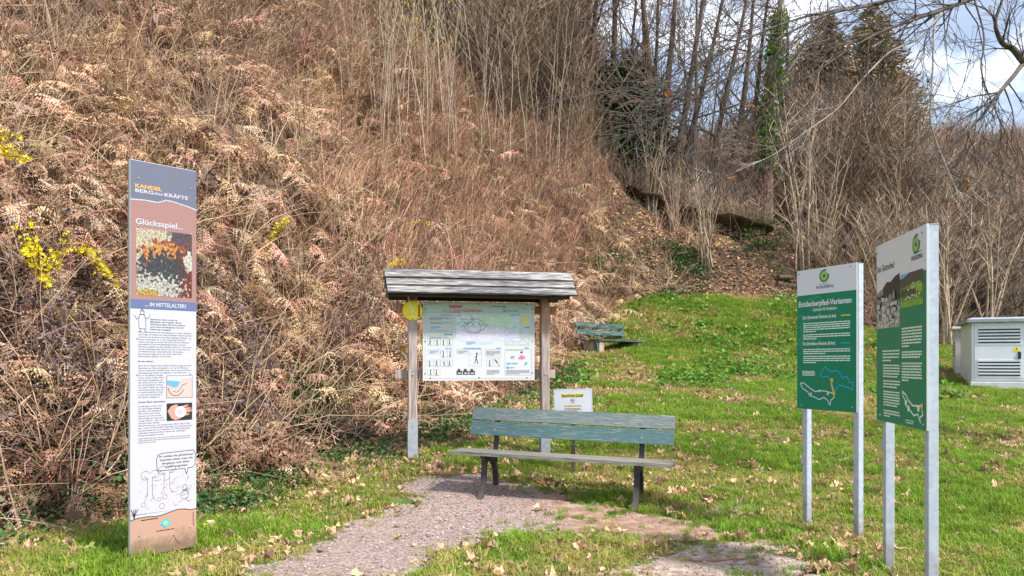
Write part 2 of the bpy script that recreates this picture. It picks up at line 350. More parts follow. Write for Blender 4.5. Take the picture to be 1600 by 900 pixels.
# ---- prototypes
def frond(seed, droop, mk='bracken'):
    r = np.random.default_rng(seed); mb = MB(); n = 18
    t = np.linspace(0, 1, n); curl = r.uniform(-.25, .25)
    ax = np.stack([t * (1 - .25 * droop * t), curl * t * t, .62 * t - (.45 + .62 * droop) * t * t], -1)
    mb.tube(ax, np.linspace(.009, .003, n), 3)
    for i in range(2, n):
        T = ax[i] - ax[i - 1]; T /= np.linalg.norm(T)
        for sd in (-1, 1):
            if r.random() < .1: continue
            ln = .31 * (1 - t[i]) ** .75 * (.55 + .45 * min(1, t[i] * 4)) * r.uniform(.7, 1.15) + .02
            S = np.array([0, sd, 0]) + np.array([.5, 0, -.15]) * r.uniform(.4, 1.2); S -= T * (S @ T) * .3; S /= np.linalg.norm(S)
            m = 6; u = np.linspace(0, 1, m + 1); sag = r.uniform(.2, .9) * ln
            pl = ax[i] + S * (u * ln)[:, None] + np.outer(u * u, [r.normal(0, .06), r.normal(0, .06), -sag]) * 1.0
            W = np.cross(S, [0, 0, 1]); W /= np.linalg.norm(W) + 1e-9; W = W + np.array([0, 0, r.normal(0, .5)])
            for j in range(m):
                wd = .027 * (1 - u[j]) + .007
                a, b = pl[j], pl[j + 1]; mid = a * .45 + b * .55
                for s2 in (-1, 1):
                    mb.add([a, b * .75 + a * .25, mid + s2 * W * wd + [0, 0, -r.random() * .025]], [[0, 1, 2]])
    return mb.build('frond', M[mk], link=False)
def stems(seed, n, L, spread, mat_, rad=.006, curve=.3, side=0, sides=3):
    r = np.random.default_rng(seed); mb = MB()
    for i in range(n):
        az = r.uniform(0, 2 * math.pi); lean = abs(r.normal(0, spread)); ln = L * r.uniform(.55, 1.1); u = np.linspace(0, 1, 6)
        d = np.array([math.cos(az) * math.sin(lean), math.sin(az) * math.sin(lean), math.cos(lean)])
        b = np.array([r.normal(0, .1), r.normal(0, .1), 0]) * L * .5
        bend = np.array([math.cos(az), math.sin(az), -.6]) * curve * r.uniform(0, 1) * ln + np.array([r.normal(0, .12), r.normal(0, .12), 0]) * curve * ln
        p = b + np.outer(u * ln, d) + np.outer(u * u, bend); p[1:-1] += r.normal(0, .012 * ln, (4, 3)) * .6
        mb.tube(p, np.linspace(rad, rad * .35, 6), sides, caps=False)
        for k in range(side):
            q = r.uniform(.3, .95); s = p[int(q * 5)]; a2 = r.uniform(0, 6.28); l2 = ln * r.uniform(.12, .32)
            e = s + l2 * np.array([math.cos(a2) * .7, math.sin(a2) * .7, .75])
            mb.tube([s, (s + e) / 2 + r.normal(0, .02 * ln, 3), e], [rad * .5, rad * .38, rad * .22], 3, caps=False)
    return mb.build('stems', mat_, link=False)
def leafy(seed, n, spread, size, mat_, h=.25, stem=None):
    r = np.random.default_rng(seed); mb = MB()
    for i in range(n):
        c = np.array([r.normal(0, spread), r.normal(0, spread), abs(r.normal(0, h))]); az = r.uniform(0, 6.28); tl = r.uniform(-.2, .9); s = size * r.uniform(.6, 1.2)
        a = np.array([math.cos(az) * math.cos(tl), math.sin(az) * math.cos(tl), -math.sin(tl)]); w = np.array([-math.sin(az), math.cos(az), r.normal(0, .25)]); up = np.array([0, 0, .18 * s])
        mb.add([c, c + a * .5 * s + w * .42 * s + up, c + a * s, c + a * .5 * s - w * .42 * s + up, c + a * .5 * s], [[0, 1, 4], [1, 2, 4], [4, 2, 3], [0, 4, 3]])
    if stem:
        for i in range(5):
            a = r.uniform(0, 6.28); p = np.array([[0, 0, 0], [math.cos(a) * spread, math.sin(a) * spread, h * 1.6], [math.cos(a) * spread * 2.4, math.sin(a) * spread * 2.4, h * .7]]); mb.tube(p, [.004, .003, .002], 3, 1, caps=False)
        return mb.build('leafy', [mat_, stem], link=False)
    return mb.build('leafy', mat_, link=False)
def tuft(seed, n, rad, h, mat_, w=.0035, flop=.5):
    r = np.random.default_rng(seed); mb = MB()
    for i in range(n):
        rr = rad * math.sqrt(r.random()); a = r.uniform(0, 6.28); b = np.array([rr * math.cos(a), rr * math.sin(a), -.005])
        az = r.uniform(0, 6.28); l = h * r.uniform(.5, 1.15); d = np.array([math.cos(az), math.sin(az), 0]); s = np.array([-d[1], d[0], 0]) * w * r.uniform(.7, 1.3); f = l * flop * r.uniform(.3, 1.6)
        m = b + d * f * .3 + [0, 0, l * .6]; t = b + d * f + [0, 0, l * (1 - .3 * min(1, flop))]
        mb.add([b - s, b + s, m + s * .8, m - s * .8, t], [[0, 1, 2], [0, 2, 3], [3, 2, 4]])
    return mb.build('tuft', mat_, link=False)
def dead_leaf_mesh(seed):
    r = np.random.default_rng(seed); mb = MB(); n = 14; a = np.linspace(0, 2 * math.pi, n, endpoint=False) + r.normal(0, .09, n)
    rad = .5 * np.where(np.arange(n) % 2 == 0, r.uniform(.6, 1.15, n), r.uniform(.45, .8, n)); rad[0] = .75
    z = r.normal(0, .10, n) + .5 * r.uniform(.2, 1) * np.abs(np.sin(a + r.uniform(0, 3)))
    v = np.stack([rad * np.cos(a), rad * np.sin(a) * r.uniform(.6, .95), z], -1); v = np.concatenate([v, [[0, 0, .02]]])
    mb.add(v, [(i, (i + 1) % n, n) for i in range(n)])
    mb.tube([[.6, 0, z[0]], [.85, .06, .05], [1.05, .1, .08]], [.02, .015, .012], 3, caps=False)
    return mb
def dead_leaf(seed): return dead_leaf_mesh(seed).build('dead_leaf', M['litter'], link=False)

# ------------------------------------------------------------------ lettering
_tc = {}
def glyphs(s, bold=0):
    k = (s, bold)
    if k not in _tc:
        cu = bpy.data.curves.new('t', 'FONT'); cu.body = s; cu.size = 1; cu.resolution_u = 2; cu.offset = bold; cu.fill_mode = 'FRONT'
        ob = bpy.data.objects.new('t', cu); me = ob.to_mesh()
        v = np.array([p.co[:] for p in me.vertices]).reshape(-1, 3); f = [tuple(p.vertices) for p in me.polygons]
        ob.to_mesh_clear(); bpy.data.objects.remove(ob); bpy.data.curves.remove(cu); _tc[k] = (v, f)
    return _tc[k]

class Sheet:
    """a printed upright face: origin at its lower left corner, u to the right, v up, off = distance in front of it"""
    def __init__(s, A, B, z0, zr):
        s.A = np.array(A, float); d = np.array(B, float) - s.A; s.w = np.hypot(*d[:2]); s.U = np.array([d[0], d[1], 0]) / s.w
        s.N = np.array([s.U[1], -s.U[0], 0]); s.rz = math.atan2(s.U[1], s.U[0]); s.z0 = z0; s.zr = zr   # zr: height of the thing's origin
    def pix(s, px, py):
        d = np.array([(px - 800) / F, 1, -(py - HOR) / F]); c = np.array([0, 0, EYE]); t = ((np.array([*s.A[:2], 0]) - c) @ s.N) / (d @ s.N)
        p = c + d * t; return float((p[:2] - s.A[:2]) @ s.U[:2]), float(p[2] - s.z0)
    def l(s, u, v, off=0): return (u, -off, v + s.z0 - s.zr)
    def poly(s, mb, uv, off, mi=0): mb.poly([s.l(u, v, off) for u, v in uv], mi)
    def rect(s, mb, u0, v0, u1, v1, off, mi=0): s.poly(mb, [(u0, v0), (u1, v0), (u1, v1), (u0, v1)], off, mi)
    def ppoly(s, mb, px, off, mi=0): s.poly(mb, [s.pix(*p) for p in px], off, mi)
    def stroke(s, mb, uv, w, off, mi=0, closed=False):
        uv = np.array(uv, float); uv = np.vstack([uv, uv[:1]]) if closed else uv
        for a, b in zip(uv[:-1], uv[1:]):
            d = b - a; L = np.hypot(*d) + 1e-9; n = np.array([-d[1], d[0]]) / L * w / 2; e = d / L * w * .3
            s.poly(mb, [a - e - n, b + e - n, b + e + n, a - e + n], off, mi)
    def pstroke(s, mb, px, w, off, mi=0, closed=False): s.stroke(mb, [s.pix(*p) for p in px], w, off, mi, closed)
    def disc(s, mb, u, v, r, off, mi=0, n=24, r2=None):
        a = np.arange(n) * 2 * math.pi / n; s.poly(mb, [(u + r * math.cos(t), v + (r2 or r) * math.sin(t)) for t in a], off, mi)
    def ring(s, mb, u, v, r0, r1, off, mi=0, a0=0, a1=360, n=28):
        a = np.radians(np.linspace(a0, a1, n + 1))
        for p, q in zip(a[:-1], a[1:]): s.poly(mb, [(u + r0 * math.cos(p), v + r0 * math.sin(p)), (u + r1 * math.cos(p), v + r1 * math.sin(p)), (u + r1 * math.cos(q), v + r1 * math.sin(q)), (u + r0 * math.cos(q), v + r0 * math.sin(q))], off, mi)
    def text(s, mb, t, u, v, cap, off, mi=0, width=None, bold=0, align='l', shear=0):
        V, Fc = glyphs(t, bold)
        if not len(V): return
        k = cap / .70; x = V[:, 0].copy(); lo, hi = x.min(), x.max(); kx = k if width is None else width / (hi - lo)
        x = (x - lo) * kx; W = (hi - lo) * kx
        if align == 'c': x -= W / 2
        if align == 'r': x -= W
        y = V[:, 1] * k; P_ = np.stack([u + x + y * shear, np.full(len(x), -off), v + y + s.z0 - s.zr], -1)
        by = {}
        for f in Fc: by.setdefault(len(f), []).append(f)
        first = True
        for kf, fs in by.items():
            if first: mb.add(P_, fs, mi); first = False; b0 = mb.n - len(P_)
            else: mb.f.append(np.array(fs) + b0); mb.m.append(np.full(len(fs), mi))
    def para(s, mb, lines, u, v, pitch, cap, width, off, mi=0, bold=0):
        ws = [np.ptp(glyphs(t, bold)[0][:, 0]) for t in lines]; k = width / max(ws)
        for i, t in enumerate(lines): s.text(mb, t, u, v - i * pitch, cap, off, mi, width=ws[i] * k, bold=bold)
    def greek(s, mb, u0, u1, v, pitch, n, h, off, mi=0, last=.5, seed=0):
        """illegible small print: word-length dashes"""
        r = np.random.default_rng(seed)
        for i in range(n):
            u = u0; end = u1 if i < n - 1 else u0 + (u1 - u0) * last; y = v - i * pitch
            while u < end - h:
                w = min(h * r.uniform(1.6, 6.5), end - u); s.rect(mb, u, y, u + w, y + h, off, mi); u += w + h * .55
def bolt(sh, parent, u, v, m, r=.007, off=.001):
    mb = MB(); n = 8; a = np.arange(n) * 2 * math.pi / n; c = []
    lo = [sh.l(u + r * math.cos(t), v + r * math.sin(t), off) for t in a]; hi = [sh.l(u + r * .6 * math.cos(t), v + r * .6 * math.sin(t), off + .005) for t in a]
    mb.add(lo + hi, [(i, (i + 1) % n, n + (i + 1) % n, n + i) for i in range(n)]); mb.poly(hi); return mb.build('bolt', m, parent)

M['white'] = flat('white_print', (.47, .465, .535)); M['board_white'] = flat('board_white_print', (.70, .715, .78)); M['black'] = flat('black_ink', (.02, .02, .022)); M['grey_ink'] = flat('grey_ink', (.05, .05, .07)); M['light_ink'] = flat('pale_grey_ink', (.26, .26, .30))
M['slate'] = flat('slate_blue_print', (.125, .132, .19)); M['mauve'] = flat('dusty_pink_print', (.30, .165, .155)); M['sand'] = flat('sand_print', (.43, .265, .20)); M['blue_band'] = flat('blue_band_print', (.10, .135, .27))
M['orange'] = flat('orange_print', (.82, .36, .10)); M['alu'] = flat('brushed_aluminium', (.62, .63, .66), .4, .6); M['green'] = flat('deep_green_print', (.004, .215, .115)); M['green2'] = flat('faint_green_print', (.035, .29, .175))
M['paper_green'] = flat('pale_green_ink', (.75, .86, .80)); M['lime'] = flat('lime_print', (.30, .56, .03)); M['logo_green'] = flat('logo_dark_green', (.01, .20, .12)); M['navy'] = flat('navy_ink', (.07, .08, .22)); M['gold'] = flat('gold_line', (.75, .50, .04))
M['cyan'] = flat('cyan_line', (.02, .42, .68)); M['red'] = flat('red_print', (.50, .03, .05)); M['yellow'] = flat('sign_yellow', (.84, .66, .0)); M['blue_ink'] = flat('blue_ink', (.12, .32, .68)); M['pale_blue'] = flat('pale_blue_print', (.55, .66, .84)); M['teal'] = flat('teal_ink', (.02, .32, .36)); M['magenta'] = flat('pink_print', (.62, .16, .30))
M['steel'] = mat('galvanised_steel', [(.3, (.40, .44, .53)), (.6, (.48, .53, .63)), (.8, (.54, .59, .69))], 30, .5, metal=.2, spec=.5)
M['zinc'] = mat('dull_zinc', [(.3, (.30, .33, .38)), (.7, (.45, .48, .53))], 18, .5, metal=.3)
M['iron'] = mat('black_cast_iron', [(.3, (.022, .022, .027)), (.7, (.06, .058, .068))], 12, .6, bump=.2)

grime(M['steel'], 0, .45, (.20, .17, .12), .6, 14); grime(M['sand'], .04, .24); grime(M['iron'], 0, .25, (.12, .085, .065), .35, 20)
# ------------------------------------------------------------------ tall info totem, left
tA = at(203, 870, 5.34); tB = at(307, 852, 5.69); T_ = Sheet(tA, tB, .04, 0.0)
tot = empty('info_totem', (tA[0], tA[1], 0), T_.rz, 'tall narrow information board with pink header and sand coloured foot beside the bank', 'info board')
H = 2.78; W = T_.w
bevel(MB().box(T_.l(0, 0), (W, .035, H + .04)).build('panel', M['alu'], tot), .003)
pr = MB(); T_.rect(pr, .003, .004, W - .003, .3, .001); T_.rect(pr, .003, .3, W - .003, H - .004, .001, 1)
panel_print = pr.build('white_face', [M['sand'], M['white']], tot)
wave = [(.003, 2.50), (.10, 2.507), (.19, 2.503), (.22, 2.515), (.245, 2.529), (.30, 2.526), (.34, 2.518), (.38, 2.512), (W - .003, 2.492)]
mb = MB(); T_.poly(mb, [(.003, 1.8)] + [(W - .003, 1.8)] + wave[::-1], .002); mb.build('pink_field', M['mauve'], tot)
mb = MB(); T_.poly(mb, wave + [(W - .003, H - .004), (.003, H - .004)], .002); mb.build('slate_header', M['slate'], tot)
mb = MB(); T_.rect(mb, .003, 1.742, W - .003, 1.806, .003); mb.build('blue_band', M['blue_band'], tot)
curve_s = [(.003, .262), (.05, .272), (.11, .274), (.17, .268), (.22, .270), (.27, .283), (.33, .296), (.38, .293), (.43, .28), (W - .003, .283)]
mb = MB(); T_.poly(mb, [(.003, .3), (W - .003, .3)] + curve_s[::-1], .002); T_.poly(mb, [(.003, .29), (.33, .296), (.003, .3)], .002); mb.build('white_foot_field', M['white'], tot)
ink = MB()   # 0 white 1 orange 2 black 3 grey 4 pale
T_.stroke(ink, wave, .008, .003, 0)
T_.text(ink, 'KANDEL', .034, 2.588, .025, .004, 1, width=.185, bold=.03)
T_.text(ink, 'BERG', .034, 2.555, .025, .004, 0, width=.125, bold=.03); T_.text(ink, 'der', .163, 2.555, .024, .004, 0, width=.07, bold=.01); T_.text(ink, 'KRÄFTE', .237, 2.555, .025, .004, 0, width=.172, bold=.03)
T_.text(ink, 'Glücksspiel...', .036, 2.333, .040, .004, 0, width=.335, bold=.022)
T_.text(ink, '... IM MITTELALTER?', .10, 1.760, .028, .004, 0, width=.295, bold=.022)
T_.para(ink, ['Silbererze waren schon im', 'Mittelalter sehr begehrt. Einem', 'Glücksspiel glich die Suche danach,', 'auch wenn die Bergleute mit viel', 'Erfahrung vorgingen...'], .138, 1.664, .0178, .0105, .252, .002, 2, bold=.008)
T_.para(ink, ['Schon seit Stunden sind zwei Bergleute im weiten Bergland', 'unterwegs. Sie halten nach silbererzhaltigen Gesteinsstücken', 'Ausschau, die das Ende eines Silbererzganges bedeuten', 'können. Besonders da, wo der Hang abgerutscht ist,', 'hoffen sie fündig zu werden. Sie achten auch auf Pflanzen,', 'die speziell auf schwermetallhaltigem Boden wachsen.', 'Plötzlich entdecken sie den typischen Bewuchs. Unter einer', 'dünnen Erdauflage steht Fels an, aus dem sie mit Hammer', 'und Meißel ein paar Gesteinsbrocken herauslösen.', 'Ein Jubelschrei gellt durch den Wald, denn reine', 'Silbererzadern glitzern in der Sonne.'], .056, 1.572, .0171, .0098, .385, .002, 3)
T_.text(ink, 'Es war einmal...', .056, 1.366, .011, .002, 2, width=.11, bold=.015)
T_.para(ink, ['Dass sich in diesem Raum Silber befindet, hängt mit dem', 'Einsinken des Oberrheingrabens vor ca. 35 Millionen', 'Jahren zusammen! Damals rissen durch enorme Drücke', 'kilometerlange Klüfte und Spalten in der Erdkruste'], .056, 1.336, .0171, .0098, .378, .002, 3)
T_.para(ink, ['auf. In die Spalten drangen', 'immer wieder heiße, hydro-', 'thermale Flüssigkeiten aus', 'dem Erdinneren ein. Nah an', 'der Erdoberfläche kühlten', 'sich diese Wässer ab, wobei', 'verschiedenartige Erze sich', 'in unterschiedlicher Dicke', 'und Zusammensetzung in', 'den Spalten ablagerten.'], .056, 1.336 - 4 * .0171, .0171, .0098, .184, .002, 3)
T_.text(ink, 'Hundert Meter lange Schätze', .056, 1.079, .0105, .002, 2, width=.186, bold=.015)
T_.para(ink, ['Die Bergleute waren auf ei-', 'nen silberhaltigen Erzgang', 'gestoßen. Wie ergiebig er', 'aber wirklich sein würde,', 'wussten sie nie im Voraus.', 'Oft versiegte der Gang nach', 'wenigen Metern - oder wurde', 'mehrere Meter mächtig.'], .056, 1.05, .0171, .0098, .184, .002, 3)
T_.para(ink, ['Manchmal konnte er auch einige hundert Meter lang und tief', 'sein - welch ein Glückstreffer! Allerdings: Die Ausbeute lag hier', 'durchschnittlich bei nur 3-4 kg Silber pro 1.000 kg Fördergut.', 'Außerdem musste das Silber in einem sehr aufwändigen', 'Prozess herausgelöst werden.'], .056, 1.05 - 8 * .0171, .0171, .0098, .385, .002, 3)
T_.greek(ink, .056, .43, .824, .014, 3, .006, .002, 4, .35, 5)
# speech bubble
bub = [(.185, .60), (.20, .588), (.36, .588), (.385, .588), (.398, .545), (.41, .59), (.44, .592), (.462, .61), (.464, .69), (.45, .718), (.22, .712), (.19, .70), (.182, .67)]
T_.stroke(ink, bub, .004, .002, 2, True)
for i, (t, w) in enumerate((('Ihr solltet die glücklichen', .25), ('Gesichter sehen, wenn die', .24), ('Bergleute mein Silber', .20), ('wieder ausgraben!', .165))): T_.text(ink, t, .323, .683 - i * .0255, .0135, .002, 2, width=w, bold=.012, align='c')
# line drawing: a clearing with two trees, roots and stones
r_ = np.random.default_rng(4)
for tx, w0, tb, tt in ((.135, .016, .40, .56), (.255, .018, .44, .585)):
    for sd in (-1, 1): T_.stroke(ink, [(tx + sd * w0 * 2.4, tb - .02), (tx + sd * w0 * 1.2, tb + .02), (tx + sd * w0, (tb + tt) / 2), (tx + sd * w0 * 1.1, tt - .02), (tx + sd * w0 * 2.6, tt)], .0022, .002, 3)
    T_.ring(ink, tx - .03, tt + .005, .030, .0322, .002, 3, 20, 320, 12); T_.ring(ink, tx + .035, tt + .01, .026, .0282, .002, 3, -140, 160, 12)
for i in range(46):
    u = r_.uniform(.02, .42); v = r_.uniform(.33, .53); l = r_.uniform(.012, .05); a = r_.normal(0, .5)
    T_.stroke(ink, [(u, v), (u + l * .5 * math.cos(a), v + l * .5 * math.sin(a) + r_.normal(0, .004)), (u + l * math.cos(a + .3), v + l * math.sin(a + .3))], .0018, .002, 4 if i % 3 else 3)
for u, v, q in ((.09, .36, .014), (.22, .335, .018), (.24, .40, .016), (.20, .385, .012), (.385, .395, .03)): T_.ring(ink, u, v, q, q + .002, .002, 3, 0, 360, 12)
T_.stroke(ink, [(.37, .40), (.372, .46), (.385, .475), (.40, .46), (.404, .40)], .0025, .002, 3); T_.stroke(ink, [(.378, .43), (.398, .436)], .006, .002, 2)
# waving figure in a long smock
T_.stroke(ink, [(.062, 1.60), (.058, 1.66), (.066, 1.70), (.098, 1.70), (.106, 1.66), (.108, 1.60)], .003, .002, 2, True)
T_.stroke(ink, [(.06, 1.68), (.045, 1.665), (.03, 1.695)], .003, .002, 2); T_.stroke(ink, [(.105, 1.68), (.12, 1.67), (.138, 1.70)], .003, .002, 2)
T_.ring(ink, .082, 1.714, .013, .0155, .003, 2, n=12); T_.stroke(ink, [(.07, 1.722), (.08, 1.742), (.095, 1.722)], .003, .003, 2); T_.stroke(ink, [(.07, 1.60), (.07, 1.582), (.06, 1.582)], .0028, .002, 2); T_.stroke(ink, [(.10, 1.60), (.10, 1.582), (.112, 1.582)], .0028, .002, 2)
T_.stroke(ink, curve_s, .0045, .003, 2)
for a, b in ((.012, -.012), (.022, .006), (.03, .02), (.04, .034)): T_.stroke(ink, [(.028, .268), (.028 + (a - .028) * .5, .30), (.02 + b, .335)], .005, .003, 2)
T_.greek(ink, .075, .19, .250, .01, 1, .006, .003, 2, 1, 9); T_.greek(ink, .18, .305, .158, .01, 1, .005, .003, 2, 1, 8)
T_.stroke(ink, [(.448, .16), (.448, .26)], .004, .003, 3); T_.stroke(ink, [(.27, .06), (.30, .115), (.325, .07), (.35, .045)], .003, .003, 3); T_.stroke(ink, [(.06, .03), (.065, .075)], .002, .003, 3); T_.stroke(ink, [(.10, .03), (.097, .06)], .002, .003, 3)
ink.build('lettering', [M['white'], M['orange'], M['black'], M['grey_ink'], M['light_ink']], tot)
lg = MB()
T_.poly(lg, [(.205, .207), (.245, .172), (.287, .21), (.247, .245)], .003, 0); T_.poly(lg, [(.222, .207), (.246, .187), (.27, .209), (.247, .229)], .004, 1); T_.poly(lg, [(.228, .205), (.246, .19), (.264, .207), (.262, .219), (.24, .212)], .005, 2)
lg.build('diamond_emblem', [M['cyan'], M['white'], M['lime']], tot)

def mask_mat(name, layers, base_c, rough=.4, fine=22, speck=.85):
    """layers: (colour, x0, y0, rx, ry, noise scale, threshold) blobs on a flat print, in generated coordinates"""
    m = bpy.data.materials.new(name); m.use_nodes = True; nt = m.node_tree; L = nt.links.new; b = nt.nodes['Principled BSDF']; b.inputs['Roughness'].default_value = rough
    t = nt.nodes.new('ShaderNodeTexCoord'); sp = nt.nodes.new('ShaderNodeSeparateXYZ'); L(t.outputs['Generated'], sp.inputs[0])
    def mth(op, a, bb=None):
        k = nt.nodes.new('ShaderNodeMath'); k.operation = op
        for i, q in enumerate((a, bb)):
            if q is None: continue
            if isinstance(q, (int, float)): k.inputs[i].default_value = q
            else: L(q, k.inputs[i])
        return k.outputs[0]
    n0 = nt.nodes.new('ShaderNodeTexNoise'); n0.inputs['Scale'].default_value = 14; n0.inputs['Detail'].default_value = 8; L(t.outputs['Generated'], n0.inputs[0])
    r0 = ramp(nt, [(.3, tuple(v * .45 for v in base_c)), (.6, base_c)]); L(n0.outputs[0], r0.inputs[0]); col = r0.outputs[0]
    for i, (c, x0, y0, rx, ry, ns_, th) in enumerate(layers):
        dx = mth('DIVIDE', mth('SUBTRACT', sp.outputs[0], x0), rx); dy = mth('DIVIDE', mth('SUBTRACT', sp.outputs[2], y0), ry)
        d = mth('SQRT', mth('ADD', mth('MULTIPLY', dx, dx), mth('MULTIPLY', dy, dy)))
        mpn = nt.nodes.new('ShaderNodeMapping'); mpn.inputs['Location'].default_value = (i * 3.7, 0, i * 1.3); L(t.outputs['Generated'], mpn.inputs[0])
        n = nt.nodes.new('ShaderNodeTexNoise'); n.inputs['Scale'].default_value = ns_; n.inputs['Detail'].default_value = 7; L(mpn.outputs[0], n.inputs[0])
        f = mth('ADD', mth('SUBTRACT', 1, d), mth('MULTIPLY', mth('SUBTRACT', n.outputs[0], .5), th))
        cr = nt.nodes.new('ShaderNodeValToRGB'); cr.color_ramp.elements[0].position = .0; cr.color_ramp.elements[1].position = .08; L(f, cr.inputs[0])
        x = nt.nodes.new('ShaderNodeMix'); x.data_type = 'RGBA'; L(cr.outputs[0], x.inputs[0]); L(col, x.inputs[6]); x.inputs[7].default_value = (*c, 1); col = x.outputs[2]
    n9 = nt.nodes.new('ShaderNodeTexNoise'); n9.inputs['Scale'].default_value = fine; n9.inputs['Detail'].default_value = 8; n9.inputs['Roughness'].default_value = .75; L(t.outputs['Generated'], n9.inputs[0])
    r9 = ramp(nt, [(.40, (.10, .09, .09)), (.49, (.75, .75, .75)), (.58, (1.45, 1.45, 1.45))]); L(n9.outputs[0], r9.inputs[0])
    mu = nt.nodes.new('ShaderNodeMix'); mu.data_type = 'RGBA'; mu.blend_type = 'MULTIPLY'; mu.inputs[0].default_value = speck; L(col, mu.inputs[6]); L(r9.outputs[0], mu.inputs[7]); col = mu.outputs[2]
    L(col, b.inputs['Base Color']); return m
m_rock = mask_mat('rock_photo_print', [((.42, .36, .27), .25, .78, .6, .4, 7, 2.2), ((.07, .05, .06), .9, .85, .34, .3, 8, 2), ((.25, .06, .015), .5, .62, .45, .22, 10, 3.2), ((.48, .20, .05), .45, .66, .32, .14, 16, 4.5), ((.13, .022, .01), .88, .3, .28, .42, 10, 2.4), ((.035, .037, .043), .45, .38, .44, .3, 14, 3.6), ((.38, .37, .33), .3, .12, .5, .18, 18, 5), ((.36, .24, .05), .18, .04, .2, .06, 10, 2), ((.45, .42, .37), .95, .55, .12, .14, 12, 2)], (.26, .245, .22), fine=34)
mb = MB(); T_.rect(mb, *T_.pix(212.5, 460.5), *T_.pix(299.5, 366.5), .003); ph = mb.build('rock_photo', m_rock, tot)
m_sec = MB(); a = (.253, 1.108); T_.rect(m_sec, .253, 1.108, .44, 1.268, .002, 0); T_.poly(m_sec, [(.253, 1.235), (.35, 1.225), (.335, 1.19), (.31, 1.182), (.253, 1.205)], .003, 1); T_.poly(m_sec, [(.253, 1.235), (.35, 1.225), (.36, 1.24), (.44, 1.245), (.44, 1.268), (.253, 1.268)], .003, 2)
T_.stroke(m_sec, [(.262, 1.18), (.275, 1.145), (.30, 1.125), (.33, 1.122), (.36, 1.14), (.375, 1.165)], .004, .003, 3); T_.stroke(m_sec, [(.30, 1.155), (.325, 1.147), (.35, 1.165), (.37, 1.20), (.40, 1.21)], .003, .003, 3); T_.stroke(m_sec, [(.253, 1.108), (.44, 1.108), (.44, 1.268), (.253, 1.268)], .002, .004, 4, True)
m_sec.build('section_diagram', [flat('pale_rose_print', (.55, .40, .38)), M['blue_ink'], M['white'], M['black'], M['grey_ink']], tot)
hp = MB(); T_.rect(hp, .253, .942, .44, 1.068, .002, 0)
T_.poly(hp, [(.258, 1.012), (.285, 1.048), (.325, 1.06), (.345, 1.035), (.37, .99), (.35, .953), (.315, .945), (.285, .96)], .003, 1)
for (a, b, w) in (((.355, 1.035), (.405, 1.048), .016), ((.365, 1.02), (.425, 1.027), .017), ((.37, 1.0), (.43, 1.01), .016), ((.365, .98), (.415, .985), .014)): T_.stroke(hp, [a, b], w, .0035, 1); T_.disc(hp, *b, w / 2, .0035, 1, 10)
T_.disc(hp, .352, 1.003, .041, .0045, 2, 20); T_.disc(hp, .35, 1.005, .026, .005, 3, 14)
hp.build('hand_photo', [M['black'], flat('skin_tone_print', (.50, .26, .21)), flat('silver_print', (.62, .63, .68)), flat('dull_silver_print', (.42, .44, .48))], tot)
for p in ((216, 278.5), (297.5, 295), (215.5, 353), (298, 366), (217, 836.5), (297, 823), (214, 528), (297, 528), (214, 585), (297, 583)): bolt(T_, tot, *T_.pix(*p), M['steel'], .006, .004)

# ------------------------------------------------------------------ two green trail boards, right
def logo(S, mb, u, v, r):
    S.ring(mb, u, v, r * .72, r, .003, 0, 75, 380, 36); S.ring(mb, u, v, r * .40, r * .74, .0035, 1, 100, 440, 36)
    S.stroke(mb, [(u + r * .55, v + r * .86), (u + r * .2, v + r), (u, v + r * .98)], r * .10, .004, 0); S.poly(mb, [(u + r * .8, v + r * .05), (u + r * 1.16, v + r * .10), (u + r * .93, v - r * .25)], .004, 0)
    S.disc(mb, u, v, r * .40, .004, 2, 20); S.disc(mb, u + r * .02, v + r * .02, r * .25, .0045, 3, 16, r * .29); S.disc(mb, u + r * .0, v + r * .12, r * .09, .005, 2, 10)
def post(name, par, S, u, z0, z1, w, off, sk):
    """square steel tube behind a board, sunk into the ground"""
    mb = MB(); mb.box((u - w / 2, off, z0), (u + w / 2, off + w, z1)); o = mb.build(name, M['steel'], par); bevel(o, .004)
    mb = MB(); mb.box((u - w / 2 - .001, off - .001, z1 - .001), (u + w / 2 + .001, off + w + .001, z1 + .006)); bevel(mb.build('cap', M['zinc'], o), .002)
    return o
a1 = at(1247.5, 820, 6.64); b1 = at(1341, 845, 6.04)
B1 = Sheet(xat(1245.5, 6.64) * np.array([1, 0, 0]) + np.array([0, 6.64, 0]), xat(1338.5, 6.04) * np.array([1, 0, 0]) + np.array([0, 6.04, 0]), EYE - (638 - HOR) / F * 6.64, 0)
H1 = (638 - 424) / F * 6.64; W1 = B1.w
g1 = empty('trail_board', (B1.A[0], B1.A[1], 0), B1.rz, 'green trail board with blue and white route lines, farther one of the pair', 'trail board', 'green trail boards on steel posts')
bevel(MB().box(B1.l(0, 0), (W1, .012, H1 + B1.z0)).build('panel', M['alu'], g1), .002)
mb = MB(); B1.rect(mb, .001, .001, W1 - .001, .969, .001, 0); B1.rect(mb, .001, .969, W1 - .001, H1 - .001, .001, 1); mb.build('printed_face', [M['green'], M['board_white']], g1)
for u in (.075, W1 - .02): post('post', g1, B1, u, -.1, H1 + B1.z0 - (.01 if u > .3 else .02), .054, .013, 0)
ink = MB(); u, v = B1.pix(1288, 431); logo(B1, ink, u, v, .052)
ink.build('emblem', [M['logo_green'], M['lime'], M['white'], M['black']], g1)
ink = MB()  # 0 white 1 navy 2 paper green 3 gold 4 cyan 5 faint
ua, va = B1.pix(1275.5, 451.5); ub, _ = B1.pix(1303, 449); B1.text(ink, 'ENTDECKERPFAD', ua, va, .022, .002, 1, width=ub - ua, bold=.02)
